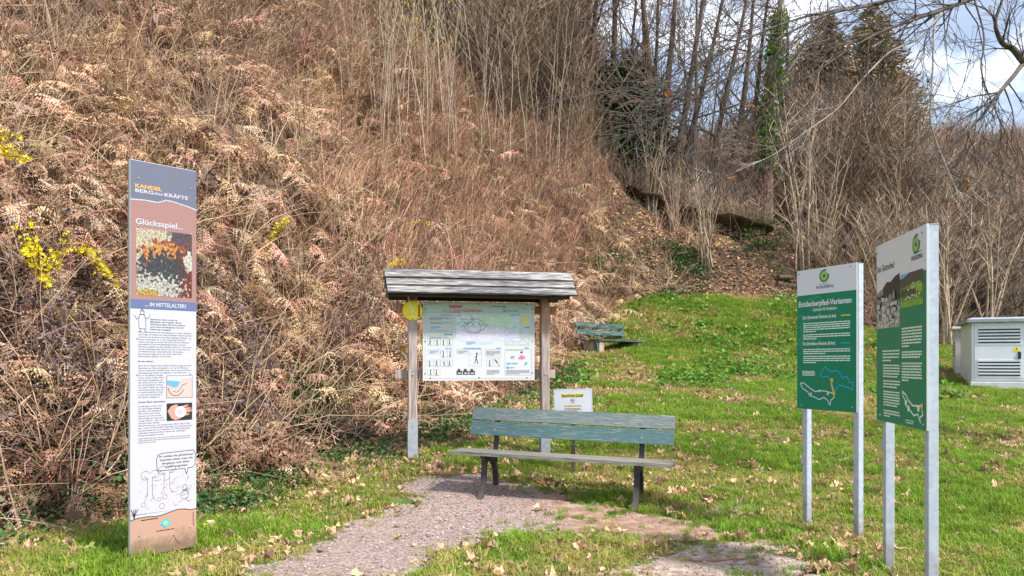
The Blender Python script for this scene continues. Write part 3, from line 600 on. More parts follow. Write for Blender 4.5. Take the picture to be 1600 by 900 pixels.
B1.text(ink, 'GLOTTERTÄLER', ua + .035, va + .030, .008, .002, 1, width=(ub - ua) * .55)
ua, va = B1.pix(1248.5, 479); ub, _ = B1.pix(1331, 470); B1.text(ink, 'Entdeckerpfad-Varianten', ua, .872, .045, .002, 0, width=ub - ua, bold=.03)
ua, _ = B1.pix(1268.5, 484); ub, _ = B1.pix(1308, 480); B1.text(ink, '- Optionen für Entdecker', ua, .828, .026, .002, 0, width=ub - ua, bold=.02)
B1.text(ink, 'Die Glottertal-Variante (x km)', .07, .765, .027, .002, 0, width=.37, bold=.03); B1.stroke(ink, [(.495, .775), (.585, .775)], .011, .002, 3)
B1.greek(ink, .075, .585, .722, .0173, 5, .0085, .002, 2, .28, 1); B1.greek(ink, .075, .585, .626, .0173, 3, .0085, .002, 2, .3, 2)
B1.text(ink, 'Die Engeleben-Variante (8 km)', .07, .543, .027, .002, 0, width=.36, bold=.03); B1.stroke(ink, [(.495, .553), (.585, .553)], .009, .002, 4)
B1.greek(ink, .075, .585, .502, .0173, 3, .0085, .002, 2, .5, 3); B1.greek(ink, .075, .585, .443, .0173, 4, .0085, .002, 2, .3, 4)
B1.greek(ink, .065, .21, .318, .011, 4, .006, .002, 2, 1, 6)
z1 = lambda L: [(1220 + a / 3.336, 390 + b / 3.336) for a, b in L]
B1.pstroke(ink, z1([(215, 665), (205, 650), (220, 630), (232, 610), (260, 635), (300, 630), (312, 650), (320, 670), (345, 660), (360, 695), (378, 690), (375, 730), (340, 715), (305, 705), (280, 742), (265, 685), (245, 660)]), .008, .002, 4, True)
B1.pstroke(ink, z1([(103, 695), (112, 720), (145, 745), (150, 760), (180, 770), (200, 782), (225, 770), (245, 785), (257, 812), (262, 785), (280, 770), (275, 750), (235, 738), (205, 735), (180, 740), (150, 720), (120, 695)]), .008, .002, 0, True)
B1.pstroke(ink, z1([(268, 680), (264, 700), (278, 748)]), .014, .003, 3); [B1.disc(ink, *B1.pix(*z1([p])[0]), .016, .004, 3, 12) for p in ((268, 680), (278, 748))]
for p in ((158, 752), (203, 737), (246, 752)): B1.disc(ink, *B1.pix(*z1([p])[0]), .011, .003, 0, 10)
for L_ in ([(.01, .86), (.05, .90), (.25, .95), (.27, .94), (.26, .80)], [(.0, .78), (.05, .80), (.085, .74), (.03, .70), (.06, .66), (.06, .56)], [(.02, .60), (.05, .52), (.10, .48), (.16, .46), (.24, .50), (.27, .58)], [(.27, .80), (.28, .64), (.24, .52), (.20, .58), (.17, .66)], [(.10, .76), (.15, .755), (.15, .73), (.20, .73), (.20, .70), (.24, .70), (.24, .66)], [(.12, .60), (.14, .54), (.17, .60), (.20, .54), (.22, .60)]): B1.stroke(ink, L_, .014, .0015, 5)
ink.build('lettering', [M['board_white'], M['navy'], M['paper_green'], M['gold'], M['cyan'], M['green2']], g1)
for p in ((1248.5, 429), (1329, 416), (1253, 633), (1332, 637)): bolt(B1, g1, *B1.pix(*p), M['zinc'], .008, .002)
mb = MB(); mb.box((.04, .005, .53), (.062, .0125, .575)); mb.build('sticker', M['white'], g1.children[2])

B2 = Sheet((xat(1370, 5.24), 5.24, 0), (xat(1447.5, 4.38), 4.38, 0), EYE - (656 - HOR) / F * 5.24, 0)
H2 = (656 - 385) / F * 5.24; W2 = B2.w
g2 = empty('trail_board', (B2.A[0], B2.A[1], 0), B2.rz, 'green trail board with two village photos, nearer one of the pair', 'trail board', 'green trail boards on steel posts')
bevel(MB().box(B2.l(0, 0), (W2, .014, H2 + B2.z0)).build('panel', M['alu'], g2), .002)
hb0 = B2.pix(1369.5, 455)[1]; hb1 = B2.pix(1447, 409)[1]
hb = .5 * (hb0 + hb1)
mb = MB(); B2.rect(mb, .001, .001, W2 - .001, hb, .001, 0); B2.rect(mb, .001, hb, W2 - .001, H2 - .001, .001, 1); mb.build('printed_face', [M['green'], M['board_white']], g2)
for u in (.10, W2 - .045): post('post', g2, B2, u, -.1, H2 + B2.z0 - .005, .057, .0155, 0)
ink = MB(); u, v = B2.pix(1432, 381.5); logo(B2, ink, u, v, .057); ink.build('emblem', [M['logo_green'], M['lime'], M['white'], M['black']], g2)
ink = MB(); ua, va = B2.pix(1424.5, 407); ub, _ = B2.pix(1442, 400); B2.text(ink, 'ENTDECKERPFAD', ua, va - .004, .026, .002, 1, width=ub - ua, bold=.02); B2.text(ink, 'GLOTTERTÄLER', ua + .03, va + .032, .009, .002, 1, width=.13)
ua, va = B2.pix(1371, 427); ub, _ = B2.pix(1397.5, 422); B2.text(ink, 'Das Glotterbad', ua, va, .042, .002, 1, width=ub - ua, bold=.012)
uc = B2.pix(1408.5, 500)[0]; ue = B2.pix(1441, 500)[0]; ud = B2.pix(1406, 550)[0]; uf = B2.pix(1380, 550)[0]
def lines_px(x0, x1, y0, y1, n, last, seed):
    v0 = B2.pix(x0, y0)[1]; v1 = B2.pix(x0, y1)[1]; B2.greek(ink, B2.pix(x0, y0)[0], B2.pix(x1, y0)[0], v0 - .004, (v0 - v1) / max(n - 1, 1), n, .0095, .002, 2, last, seed)
for a in ((1409.5, 1441, 514, 541.5, 7, .4, 1), (1409.5, 1441, 550.5, 558.5, 3, .9, 2), (1409.5, 1441, 568, 594, 7, .35, 3), (1379.5, 1406, 549, 563.5, 4, .5, 4), (1380, 1406.5, 571, 588, 5, .85, 5), (1380.5, 1406.5, 595, 604, 3, .85, 6), (1381, 1406.5, 611.5, 632, 6, .85, 7), (1381.5, 1406.5, 641, 649, 3, .4, 8)): lines_px(*a)
z2 = lambda L: [(1365 + a / 4.733, 490 + b / 4.737) for a, b in L]
B2.pstroke(ink, z2([(215, 575), (240, 600), (258, 640), (290, 680), (330, 685), (365, 682), (358, 710), (368, 750), (345, 770), (350, 812), (330, 745), (300, 755), (275, 720), (245, 680), (235, 640), (220, 610)]), .011, .002, 2, True)
for p in ((243, 660), (262, 702), (335, 703)): B2.disc(ink, *B2.pix(*z2([p])[0]), .020, .003, 2, 12)
B2.disc(ink, *B2.pix(*z2([(362, 686)])[0]), .018, .004, 3, 12); B2.greek(ink, B2.pix(1415.5, 660)[0], B2.pix(1428, 660)[0], B2.pix(1416, 657)[1], .014, 2, .006, .002, 2, 1, 11)
ink.build('lettering', [M['white'], M['grey_ink'], M['paper_green'], M['gold']], g2)
m_bw = mask_mat('old_village_photo_print', [((.5, .5, .5), .5, .2, .9, .3, 12, 3)], (.20, .20, .20), fine=14)
m_col = mask_mat('valley_photo_print', [((.05, .065, .06), .6, .85, .8, .30, 6, .6), ((.11, .27, .035), .5, .30, .9, .34, 7, 1.2), ((.26, .47, .05), .7, .5, .28, .2, 8, 1.4), ((.03, .08, .03), .3, .42, .5, .12, 10, 2.4), ((.20, .42, .04), .4, .08, .8, .12, 8, 1.2)], (.08, .17, .04), fine=12, speck=.5)
def photo(name, m, u0, v0, u1, v1, polys, mats):
    mb = MB(); B2.rect(mb, u0, v0, u1, v1, .002); f = mb.build(name, m, g2); q = MB(); w_, h_ = u1 - u0, v1 - v0
    for k, (pts, mi) in enumerate(polys): B2.poly(q, [(u0 + a * w_, v0 + b * h_) for a, b in pts], .0026 + .00012 * k, mi)
    o = q.build(name + '_motif', mats, f); o['kind'] = 'stuff'
r_ = np.random.default_rng(12); P_bw = [([(0, .72), (.25, .78), (.45, .90), (.62, .88), (.8, .96), (1, 1), (0, 1)], 0), ([(.22, .60), (1, .52), (1, 1), (.8, .955), (.62, .875), (.45, .89), (.3, .80)], 1), ([(0, .60), (.3, .64), (.3, .80), (.15, .745), (0, .715)], 3)]
for k in range(26):
    a, b = r_.uniform(0, .84), r_.uniform(.02, .56); w_ = r_.uniform(.08, .2); h_ = r_.uniform(.05, .10); P_bw.append(([(a, b), (min(a + w_, 1), b), (min(a + w_, 1), b + h_), (a, b + h_)], 2 if k % 3 else 3)); P_bw.append(([(a, b + h_), (min(a + w_, 1), b + h_), (min(a + w_ * .6, .98), b + h_ * 1.7), (a + w_ * .3, b + h_ * 1.7)], 1 if k % 2 else 3))
    if k % 2: P_bw.append(([(a + w_ * .2, b + h_ * .3), (a + w_ * .4, b + h_ * .3), (a + w_ * .4, b + h_ * .7), (a + w_ * .2, b + h_ * .7)], 1))
u1, v0 = B2.pix(1406, 510); photo('village_photo', m_bw, .012, v0, u1, hb + .03, P_bw, [M['board_white'], flat('photo_black', (.03, .028, .03)), flat('photo_light_grey', (.56, .56, .57)), flat('photo_mid_grey', (.24, .24, .25))])
P_col = [([(0, 1), (0, .86), (.15, .88), (.42, 1)], 0)]
for a, b in ((.22, .22), (.32, .27), (.42, .24), (.52, .30), (.62, .28), (.70, .24), (.35, .48), (.6, .53), (.82, .30)):
    P_col.append(([(a, b), (a + .07, b), (a + .07, b + .04), (a, b + .04)], 1)); P_col.append(([(a - .01, b + .04), (a + .08, b + .04), (a + .06, b + .065), (a + .01, b + .065)], 2))
u0, v0 = B2.pix(1407, 482); u1 = B2.pix(1443, 482)[0]; photo('valley_photo', m_col, u0, v0, u1, hb + .012, P_col, [flat('photo_sky_blue', (.24, .42, .74)), M['board_white'], flat('photo_roof_brown', (.20, .12, .10))])
for p in ((1371, 396), (1441.5, 363), (1376, 648), (1443.5, 664)): bolt(B2, g2, *B2.pix(*p), M['zinc'], .009, .002)
st = MB(); S_ = B2; st.add([(.066 + .034 * math.cos(t) * .9, .0145, .86 + .034 * math.sin(t)) for t in np.arange(16) * math.pi / 8], [list(range(16))[::1]]); so = st.build('round_sticker', M['white'], [c for c in g2.children if c.name.startswith('post')][0])

# ------------------------------------------------------------------ wooden map kiosk
M['grey_wood'] = mat('weathered_grey_board', [(.30, (.03, .028, .03)), (.44, (.17, .16, .16)), (.60, (.38, .365, .36)), (.75, (.55, .53, .52))], 6, .9, bump=.25, stretch=(1, 12, 12), detail=10, dist=.4, alt=[(.3, (.02, .02, .025)), (.5, (.10, .095, .10)), (.75, (.36, .35, .35))], altscale=.55)
M['post_wood'] = mat('greyed_post_wood', [(.3, (.19, .145, .13)), (.5, (.36, .29, .265)), (.7, (.50, .425, .395))], 4, .85, bump=.4, stretch=(9, 9, .9), detail=8)
M['brown_wood'] = mat('sheltered_brown_wood', [(.3, (.20, .085, .04)), (.55, (.40, .20, .11)), (.75, (.50, .31, .20))], 4, .8, bump=.4, stretch=(9, 9, .9), detail=8)
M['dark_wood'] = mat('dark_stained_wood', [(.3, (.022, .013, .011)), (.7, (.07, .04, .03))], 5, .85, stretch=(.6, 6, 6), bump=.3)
kA = onground(644.5, 722); kB = onground(851, 712)
kd = (kB - kA)[:2]; kL = np.hypot(*kd); kU = kd / kL; krz = math.atan2(kU[1], kU[0]); kz = kA[2]
kio = empty('map_kiosk', (kA[0], kA[1], kz), krz, 'wooden trail map kiosk with a small grey plank roof standing behind the bench', 'information kiosk')
ridge = EYE + (HOR - 419) / F * kA[1] - kz
pw = .104
for k, (x, nm) in enumerate(((0, 'post'), (kL, 'post'))):
    zb = .48 if k == 0 else .50
    o = bevel(MB().box((x - pw / 2, -pw / 2, zb - (.02 if k else 0)), (x + pw / 2, pw / 2, ridge - .28)).build(nm, [M['post_wood']], kio), .006)
    if k:
        o.data.materials[0] = M['brown_post'] = mat('post_bleached_below', [(.3, (.18, .135, .12)), (.5, (.34, .27, .245)), (.7, (.47, .40, .37))], 4, .85, bump=.4, stretch=(9, 9, .9), detail=8)
        nt = M['brown_post'].node_tree; b = nt.nodes['Principled BSDF']; src = b.inputs['Base Color'].links[0].from_socket
        t = nt.nodes.new('ShaderNodeTexCoord'); s = nt.nodes.new('ShaderNodeSeparateXYZ'); mr = nt.nodes.new('ShaderNodeMapRange'); mr.inputs[1].default_value = 1.35; mr.inputs[2].default_value = 2.05
        nt.links.new(t.outputs['Object'], s.inputs[0]); nt.links.new(s.outputs[2], mr.inputs[0]); x_ = nt.nodes.new('ShaderNodeMix'); x_.data_type = 'RGBA'; nt.links.new(mr.outputs[0], x_.inputs[0]); nt.links.new(src, x_.inputs[6])
        nz = nt.nodes.new('ShaderNodeTexNoise'); nz.inputs['Scale'].default_value = 5; rr = ramp(nt, [(.3, (.26, .10, .045)), (.7, (.50, .25, .14))]); nt.links.new(t.outputs['Object'], nz.inputs[0]); nt.links.new(nz.outputs[0], rr.inputs[0]); nt.links.new(rr.outputs[0], x_.inputs[7]); nt.links.new(x_.outputs[2], b.inputs['Base Color'])
    sh = MB(); e = .006; z0 = -.1 + (0 if k == 0 else .02)
    sh.box((x - pw / 2 - e, -pw / 2 - e, z0), (x + pw / 2 + e, -pw / 2 - .001, .50 if k == 0 else .34)); sh.box((x - pw / 2 - e, pw / 2 + .001, z0), (x + pw / 2 + e, pw / 2 + e, .50 if k == 0 else .34)); sh.box((x - pw / 2 + .01, -pw / 2, z0), (x + pw / 2 - .01, pw / 2, zb - .001))
    sh.build('steel_shoe', M['zinc'], kio)
    for zz in ((.44, ) if k == 0 else (.4,)):
        a = np.arange(8) * math.pi / 4; m_ = MB(); m_.poly([(x + .012 * math.cos(t), -pw / 2 - .012, zz + .012 * math.sin(t)) for t in a]); m_.build('bolt', M['zinc'], kio)
for zc, xa, xb, m_ in ((EYE + (HOR - 482) / F * 9.15 - kz, -.19, kL + .17, M['brown_wood']), (EYE + (HOR - 585) / F * 9.15 - kz, -.20, kL + .15, M['post_wood'])):
    bevel(MB().box((xa, pw / 2 + .001, zc - .052), (xb, pw / 2 + .045, zc + .052)).build('crossbeam', m_, kio), .004)
    for x in (0, kL):
        a = np.arange(10) * math.pi / 5; q = MB(); c0 = [(x + .014 * math.cos(t), -pw / 2 - .002, zc + .014 * math.sin(t)) for t in a]; c1 = [(x + .009 * math.cos(t), -pw / 2 - .010, zc + .009 * math.sin(t)) for t in a]
        q.add(c0 + c1, [(i, (i + 1) % 10, 10 + (i + 1) % 10, 10 + i) for i in range(10)]); q.poly(c1); q.build('bolt', M['zinc'], kio)
# roof: three lapped planks a side on rafters
sl = .43; ang = R(45); ov = .335; roof_rng = np.random.default_rng(5)
for sd in (-1, 1):
    dv = np.array([0, sd * math.cos(ang), -math.sin(ang)]); nv = np.array([0, sd * math.sin(ang), math.cos(ang)])
    for k in range(3):
        t0 = k * .137 - .008; t1 = t0 + .158; lift = .018 + .008 * (2 - k) * 0 ; x0 = -ov + [0, .02, .035][k] * 1.0 + roof_rng.uniform(-.008, .008); x1 = kL + .32 + roof_rng.uniform(-.006, .006)
        mb = MB(); ns_ = 24; xs = np.linspace(x0, x1, ns_)
        lo0 = .020 - (.014 if k else 0); lo1 = .034          # upper edge tucked, lower edge proud
        rows = []
        for (t, h) in ((t0, lo0), (t0, lo0 + .024), (t1, lo1 + .024), (t1, lo1)):
            jit = (.004 * (fbm(xs * 3 + k * 7, xs * 0 + sd * 3 + t * 40, 3) - .5))
            p = np.array([0, 0, ridge - .05]) + np.outer(np.full(ns_, t) + jit, dv) + np.outer(np.full(ns_, h) + jit * .6, nv); p[:, 0] = xs; rows.append(p)
        v = np.concatenate(rows); f = []
        for q in range(4):
            a = q * ns_; b_ = ((q + 1) % 4) * ns_
            for i in range(ns_ - 1): f.append((a + i, a + i + 1, b_ + i + 1, b_ + i))
        mb.add(v, f); mb.poly([rows[i][0] for i in range(4)]); mb.poly([rows[3 - i][-1] for i in range(4)])
        o = mb.build('roof_plank', M['grey_wood'] if sd < 0 else M['dark_wood'], kio); o.data.materials[0] = M['grey_wood']
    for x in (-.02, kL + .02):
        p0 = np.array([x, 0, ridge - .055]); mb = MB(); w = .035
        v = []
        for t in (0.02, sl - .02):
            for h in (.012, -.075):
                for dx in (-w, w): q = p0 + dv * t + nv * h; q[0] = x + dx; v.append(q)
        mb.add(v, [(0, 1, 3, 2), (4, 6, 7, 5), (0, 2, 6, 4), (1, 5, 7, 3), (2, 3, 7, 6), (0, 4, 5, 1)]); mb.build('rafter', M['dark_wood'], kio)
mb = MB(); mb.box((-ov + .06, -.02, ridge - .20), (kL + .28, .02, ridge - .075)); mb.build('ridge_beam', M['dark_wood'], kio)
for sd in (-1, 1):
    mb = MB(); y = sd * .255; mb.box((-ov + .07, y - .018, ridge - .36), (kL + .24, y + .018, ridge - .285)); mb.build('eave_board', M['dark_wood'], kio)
# printed map panel
fy = np.array([-kU[1], kU[0]]); pA = kA[:2] - fy * .055; pB = kB[:2] - fy * .055
K = Sheet((pA[0], pA[1], 0), (pB[0], pB[1], 0), kz, kz)
K.A = np.array([kA[0], kA[1], 0]) ; offp = .040
class Sub: pass
u0, v0 = K.pix(660, 595); u1, v1 = K.pix(834, 473); v0 = .5 * (v0 + K.pix(834, 594)[1]); v1 = .5 * (v1 + K.pix(660, 472.5)[1]); 
kp = bevel(MB().box((u0, -offp, v0), (u1, -offp + .012, v1)).build('map_panel', M['alu'], kio), .002)
q = MB(); K.rect(q, u0 + .001, v0 + .001, u1 - .001, v1 - .001, offp + .001); 
m_pan_shaded = bpy.data.materials.new('panel_print'); m_pan_shaded.use_nodes = True; nt = m_pan_shaded.node_tree; t = nt.nodes.new('ShaderNodeTexCoord'); s = nt.nodes.new('ShaderNodeSeparateXYZ'); nt.links.new(t.outputs['Generated'], s.inputs[0])
rr = ramp(nt, [(0, (.58, .58, .60)), (.45, (.55, .58, .60)), (.85, (.44, .53, .49)), (1, (.35, .44, .33))]); nt.links.new(s.outputs[2], rr.inputs[0]); nt.links.new(rr.outputs[0], nt.nodes['Principled BSDF'].inputs['Base Color']); nt.nodes['Principled BSDF'].inputs['Roughness'].default_value = .35  # roof shade painted into the face: darker and greener towards the top
q.build('printed_face', m_pan_shaded, kio)
zk = lambda a, b: K.pix(580 + a / 3.4625, 400 + b / 3.4625)
def kr(mb, a, b, c, d, off, mi=0): p = zk(a, d); r = zk(c, b); K.rect(mb, p[0], p[1], r[0], r[1], off, mi)
def kframe(mb, a, b, c, d, w, mi): K.stroke(mb, [zk(a, b), zk(c, b), zk(c, d), zk(a, d)], w, offp + .002, mi, True)
m_map = mask_mat('trail_map_print', [((.62, .66, .84), .5, .15, .9, .35, 9, 1.6), ((.50, .66, .52), .8, .9, .5, .4, 10, 1.5), ((.74, .70, .82), .4, .3, .5, .2, 16, 3)], (.60, .74, .76), fine=8, speck=.15)
mb = MB(); kr(mb, 457, 322, 798, 457, offp + .0018); mb.build('map_print', m_map, kio)
ink = MB()   # 0 grey 1 red 2 blue 3 pale blue 4 teal 5 light grey 6 black 7 yellow 8 magenta 9 white
o2 = offp + .002; o3 = offp + .003
K.stroke(ink, [zk(275, 305), zk(876, 305)], .004, o2, 4); kframe(ink, 290, 258, 866, 662, .003, 5)
q0 = zk(380, 302); K.text(ink, 'nordic', q0[0], q0[1], .036, o3, 5, width=zk(440, 300)[0] - q0[0]); q0 = zk(442, 302); K.text(ink, 'aktiv', q0[0], q0[1], .036, o3, 1, width=zk(489, 300)[0] - q0[0], shear=.1)
q0 = zk(492, 303); K.text(ink, 'Glottertal', q0[0], q0[1], .042, o3, 1, width=zk(592, 300)[0] - q0[0], shear=.2, bold=.01)
K.poly(ink, [zk(414, 268), zk(490, 268), zk(486, 282), zk(422, 282)], o3, 1); K.stroke(ink, [zk(420, 275), zk(440, 275)], .005, o3 + .001, 9); K.stroke(ink, [zk(448, 275), zk(482, 275)], .004, o3 + .001, 9)
q0 = zk(705, 302); K.text(ink, 'G', q0[0], q0[1], .052, o3, 4, bold=.02); q0 = zk(732, 302); K.text(ink, 'lotterbad', q0[0], q0[1], .034, o3, 4, width=zk(786, 300)[0] - q0[0], shear=.15)
K.greek(ink, *[zk(643, 276)[0], zk(728, 276)[0]], zk(643, 276)[1], .012, 1, .008, o3, 0, 1, 3); K.greek(ink, zk(400, 307)[0], zk(480, 307)[0], zk(400, 307)[1], .01, 1, .006, o3, 1, 1, 6)
K.stroke(ink, [zk(790, 300), zk(800, 285), zk(815, 280), zk(825, 295), zk(832, 275), zk(838, 290)], .004, o3, 5)
def krg(a, b, c, d, n, mi, seed, last=.6, h=.55):
    p = zk(a, b); r = zk(c, d); pit = (p[1] - r[1]) / n; K.greek(ink, p[0], r[0], p[1] - pit * .8, pit, n, pit * h, o3, mi, last, seed)
for b in ((303, 322, 437, 415), (303, 430, 437, 445), (303, 507, 372, 530), (460, 505, 592, 530), (614, 505, 697, 545), (719, 391, 853, 484), (719, 505, 860, 645), (527, 505, 593, 595)): kframe(ink, *b, .0025, 5)
for k, b in enumerate(((375, 318, 437, 325), (392, 422, 437, 429), (400, 498, 437, 504), (497, 497, 590, 504), (672, 497, 697, 503), (826, 386, 853, 392), (826, 496, 855, 502), (750, 318, 797, 325))): krg(*b, 1, 4 if k in (1, 5, 6) else 2, k, 1, .9)
krg(314, 330, 425, 350, 3, 5, 20); krg(314, 357, 425, 372, 2, 5, 21); krg(318, 380, 372, 397, 3, 2, 22, .4); krg(314, 402, 415, 408, 1, 5, 23, 1)
krg(314, 435, 415, 447, 2, 5, 24); krg(314, 511, 365, 526, 3, 2, 25); krg(466, 511, 520, 526, 3, 5, 26); krg(620, 511, 692, 538, 4, 5, 27); krg(622, 615, 690, 642, 4, 5, 28); krg(725, 615, 852, 640, 4, 5, 29); krg(750, 330, 795, 372, 6, 3, 30); krg(725, 507, 820, 512, 1, 5, 31, 1); krg(750, 540, 775, 557, 3, 5, 32); krg(727, 579, 788, 587, 1, 2, 33, 1, .9); krg(512, 462, 560, 480, 3, 2, 34); krg(565, 462, 655, 480, 3, 3, 35); krg(815, 400, 850, 430, 5, 3, 36); krg(748, 600, 775, 608, 2, 5, 37)
for a, b, c, d in ((303, 448, 336, 486), (338, 448, 371, 486), (374, 448, 407, 486), (409, 448, 437, 486), (374, 510, 407, 550), (409, 510, 439, 550), (303, 562, 336, 598), (338, 562, 371, 598), (374, 562, 407, 598), (409, 562, 437, 598), (303, 612, 336, 648), (338, 612, 371, 648), (622, 555, 655, 598), (660, 555, 692, 598), (725, 397, 752, 432), (764, 397, 802, 432), (726, 442, 770, 478), (786, 442, 848, 478)): kframe(ink, a, b, c, d, .002, 5)
rr_ = np.random.default_rng(8)
def walker(cx, top, bot, mi=6, big=False):
    h = bot - top; w = h * .26; s_ = .006 if big else .004; j = rr_.uniform(-.3, .3)
    K.disc(ink, *zk(cx, top + h * .08), h * .00018 if not big else h * .00016, o3, mi, 8)
    K.stroke(ink, [zk(cx, top + h * .15), zk(cx + j * w, top + h * .52)], s_ * 1.9, o3, mi); K.stroke(ink, [zk(cx + j * w, top + h * .5), zk(cx - w * rr_.uniform(.2, 1), bot)], s_ * 1.3, o3, mi); K.stroke(ink, [zk(cx + j * w, top + h * .5), zk(cx + w * rr_.uniform(.1, 1), bot)], s_ * 1.3, o3, mi)
    K.stroke(ink, [zk(cx, top + h * .22), zk(cx + w * rr_.uniform(-1.2, 1.2), top + h * rr_.uniform(.1, .45))], s_, o3, mi)
for cx, t, b in ((317, 452, 482), (355, 452, 482), (389, 454, 482), (421, 452, 482), (387, 514, 547), (425, 514, 546), (315, 566, 595), (351, 566, 595), (391, 568, 595), (421, 566, 595), (319, 615, 645), (350, 615, 646), (638, 562, 596)): walker(cx, t, b)
walker(569, 522, 582, 6, True); K.stroke(ink, [zk(664, 560), zk(690, 596)], .004, o3, 6); K.stroke(ink, [zk(668, 562), zk(680, 575)], .009, o3, 0)
for cx in (474, 508, 543): kr(ink, cx - 15, 620, cx + 15, 642, o3, 0); K.poly(ink, [zk(cx - 9, 611), zk(cx + 6, 611), zk(cx + 3, 624), zk(cx - 5, 624)], o3 + .001, 6); kr(ink, cx - 8, 630, cx + 10, 637, o3 + .001, 9)
K.stroke(ink, [zk(a, b) for a, b in ((500, 362), (498, 378), (508, 395), (520, 402), (522, 410), (560, 414), (580, 412), (590, 402), (608, 396), (625, 372), (612, 368), (590, 350), (575, 345), (560, 340), (545, 345), (540, 358), (545, 372), (562, 360), (582, 362), (588, 380), (585, 405))], .005, o3, 0)
K.stroke(ink, [zk(a, b) for a, b in ((500, 362), (520, 366), (540, 358))], .005, o3, 0); K.stroke(ink, [zk(490, 398), zk(510, 412), zk(540, 420), zk(580, 418)], .004, o3, 2)
for p in ((730, 428, 745, 405, 750, 428), (768, 428, 783, 405, 800, 425), (730, 475, 750, 450, 768, 470), (790, 472, 815, 450, 845, 475)): K.stroke(ink, [zk(p[0], p[1]), zk(p[2], p[3]), zk(p[4], p[5])], .003, o3, 5)
K.disc(ink, *zk(829, 351), .040, o3, 7, 20); K.stroke(ink, [zk(822, 362), zk(828, 342), zk(836, 360)], .008, o3 + .001, 9); K.poly(ink, [zk(792, 550), zk(805, 536), zk(826, 542), zk(830, 552), zk(815, 560), zk(795, 558)], o3, 8); kr(ink, 803, 517, 815, 526, o3, 0); K.poly(ink, [zk(735, 594), zk(745, 603), zk(735, 612), zk(725, 603)], o3, 4); K.disc(ink, *zk(735, 603), .008, o3 + .001, 9, 8); K.poly(ink, [zk(820, 590), zk(838, 570), zk(840, 585)], o3, 4)
ink.build('lettering', [M['grey_ink'], M['red'], M['blue_ink'], M['pale_blue'], M['teal'], M['light_ink'], M['black'], flat('pale_yellow_print', (.72, .68, .06)), M['magenta'], M['white']], kio)
for a, b in ((317, 261), (344, 261), (580, 261), (838, 263), (290, 288), (868, 290), (290, 463), (867, 463), (290, 636), (867, 632), (318, 660), (580, 658), (838, 658)):
    q_ = zk(a, b); m_ = MB(); aa = np.arange(8) * math.pi / 4; m_.poly([K.l(q_[0] + .008 * math.cos(t), q_[1] + .008 * math.sin(t), offp + .005) for t in aa]); m_.build('bolt', M['black'], kio)

# yellow round trail sign on the left post
ys = empty('trail_sign', (kA[0], kA[1], kz), krz, 'round yellow walking trail sign screwed to the left post of the kiosk', 'trail sign')
cu, cv = K.pix(644, 485.5); r = .117; mb = MB(); n = 40; a = np.arange(n) * 2 * math.pi / n; y0 = -pw / 2 - .003
fr = [(cu + r * math.cos(t), y0 - .006, cv + r * math.sin(t)) for t in a]; bk = [(cu + r * math.cos(t), y0, cv + r * math.sin(t)) for t in a]
mb.add(fr + bk, [(i, (i + 1) % n, n + (i + 1) % n, n + i) for i in range(n)]); mb.poly(fr[::-1]); mb.poly(bk); mb.build('disc', M['yellow'], ys)
Y_ = Sheet((kA[0], kA[1], 0), (kB[0], kB[1], 0), kz, kz); oy = -(y0 - .0075); ink = MB()
zy = lambda a, b: (cu + (a - 805) / 225 * r, cv - (b - 675) / 225 * r)
Y_.poly(ink, [zy(755, 555), zy(790, 540), zy(815, 600), zy(845, 660), zy(880, 740), zy(850, 745), zy(815, 680), zy(800, 745), zy(765, 740), zy(775, 640)], oy, 0); Y_.disc(ink, *zy(765, 525), .014, oy, 0, 10); Y_.stroke(ink, [zy(735, 560), zy(745, 740)], .006, oy, 0)
Y_.poly(ink, [zy(745, 812), zy(910, 812), zy(880, 845), zy(775, 845)], oy, 0)
Y_.stroke(ink, [zy(952, 560), zy(952, 800)], .022, oy, 1); Y_.stroke(ink, [zy(952, 655), zy(952, 745)], .022, oy + .001, 2); [Y_.stroke(ink, [zy(945, k), zy(959, k)], .006, oy + .002, 3) for k in (585, 620, 770)]
ink.build('pictogram', [flat('pale_sage_print', (.70, .78, .42)), M['black'], M['red'], M['yellow']], ys)
for b in (468, 872): m_ = MB(); Y_.disc(m_, *zy(803, b), .007, oy + .002, 0, 8); m_.build('bolt', M['black'], ys)

# no-smoking notice on a short stake behind the bench
sd_ = 8.55; nsA = at(866, 653, sd_); nsB = at(926, 653, sd_); NS = Sheet((nsA[0], sd_, 0), (nsB[0], sd_ - .03, 0), nsA[2], gz1(nsA[0] + .22, sd_))
nz_ = empty('notice_sign', (nsA[0], sd_, NS.zr), NS.rz, 'small white smoke-free zone notice with yellow bars on a stake behind the bench', 'notice sign')
w, h = NS.w, .318
rot = Matrix.Translation((0, 0, NS.z0 - NS.zr)) @ Matrix.Rotation(R(-1.8), 4, 'Y')
def ns_build(mb, name, mats):
    o = mb.build(name, mats, nz_); o.data.transform(rot); return o
NS.z0_, NS.zr_ = NS.z0, NS.zr; NS.z0 = NS.zr = 0
ns_build(MB().box((0, 0, 0), (w, .008, h)), 'plate', M['alu']); mb = MB(); NS.rect(mb, .002, .002, w - .002, h - .002, .001); ns_build(mb, 'laminated_sheet', M['board_white'])
ink = MB(); ins = .012; NS.stroke(ink, [(ins, ins), (w - ins, ins), (w - ins, h - ins), (ins, h - ins)], .0015, .002, 4, True)
cx = w * .49
NS.rect(ink, cx - .125, .226, cx + .122, .262, .002, 0); NS.text(ink, 'Rauchfreie Zone!', cx, .234, .026, .003, 1, width=.235, bold=.02, align='c'); NS.stroke(ink, [(cx - .118, .229), (cx + .118, .229)], .003, .003, 1)
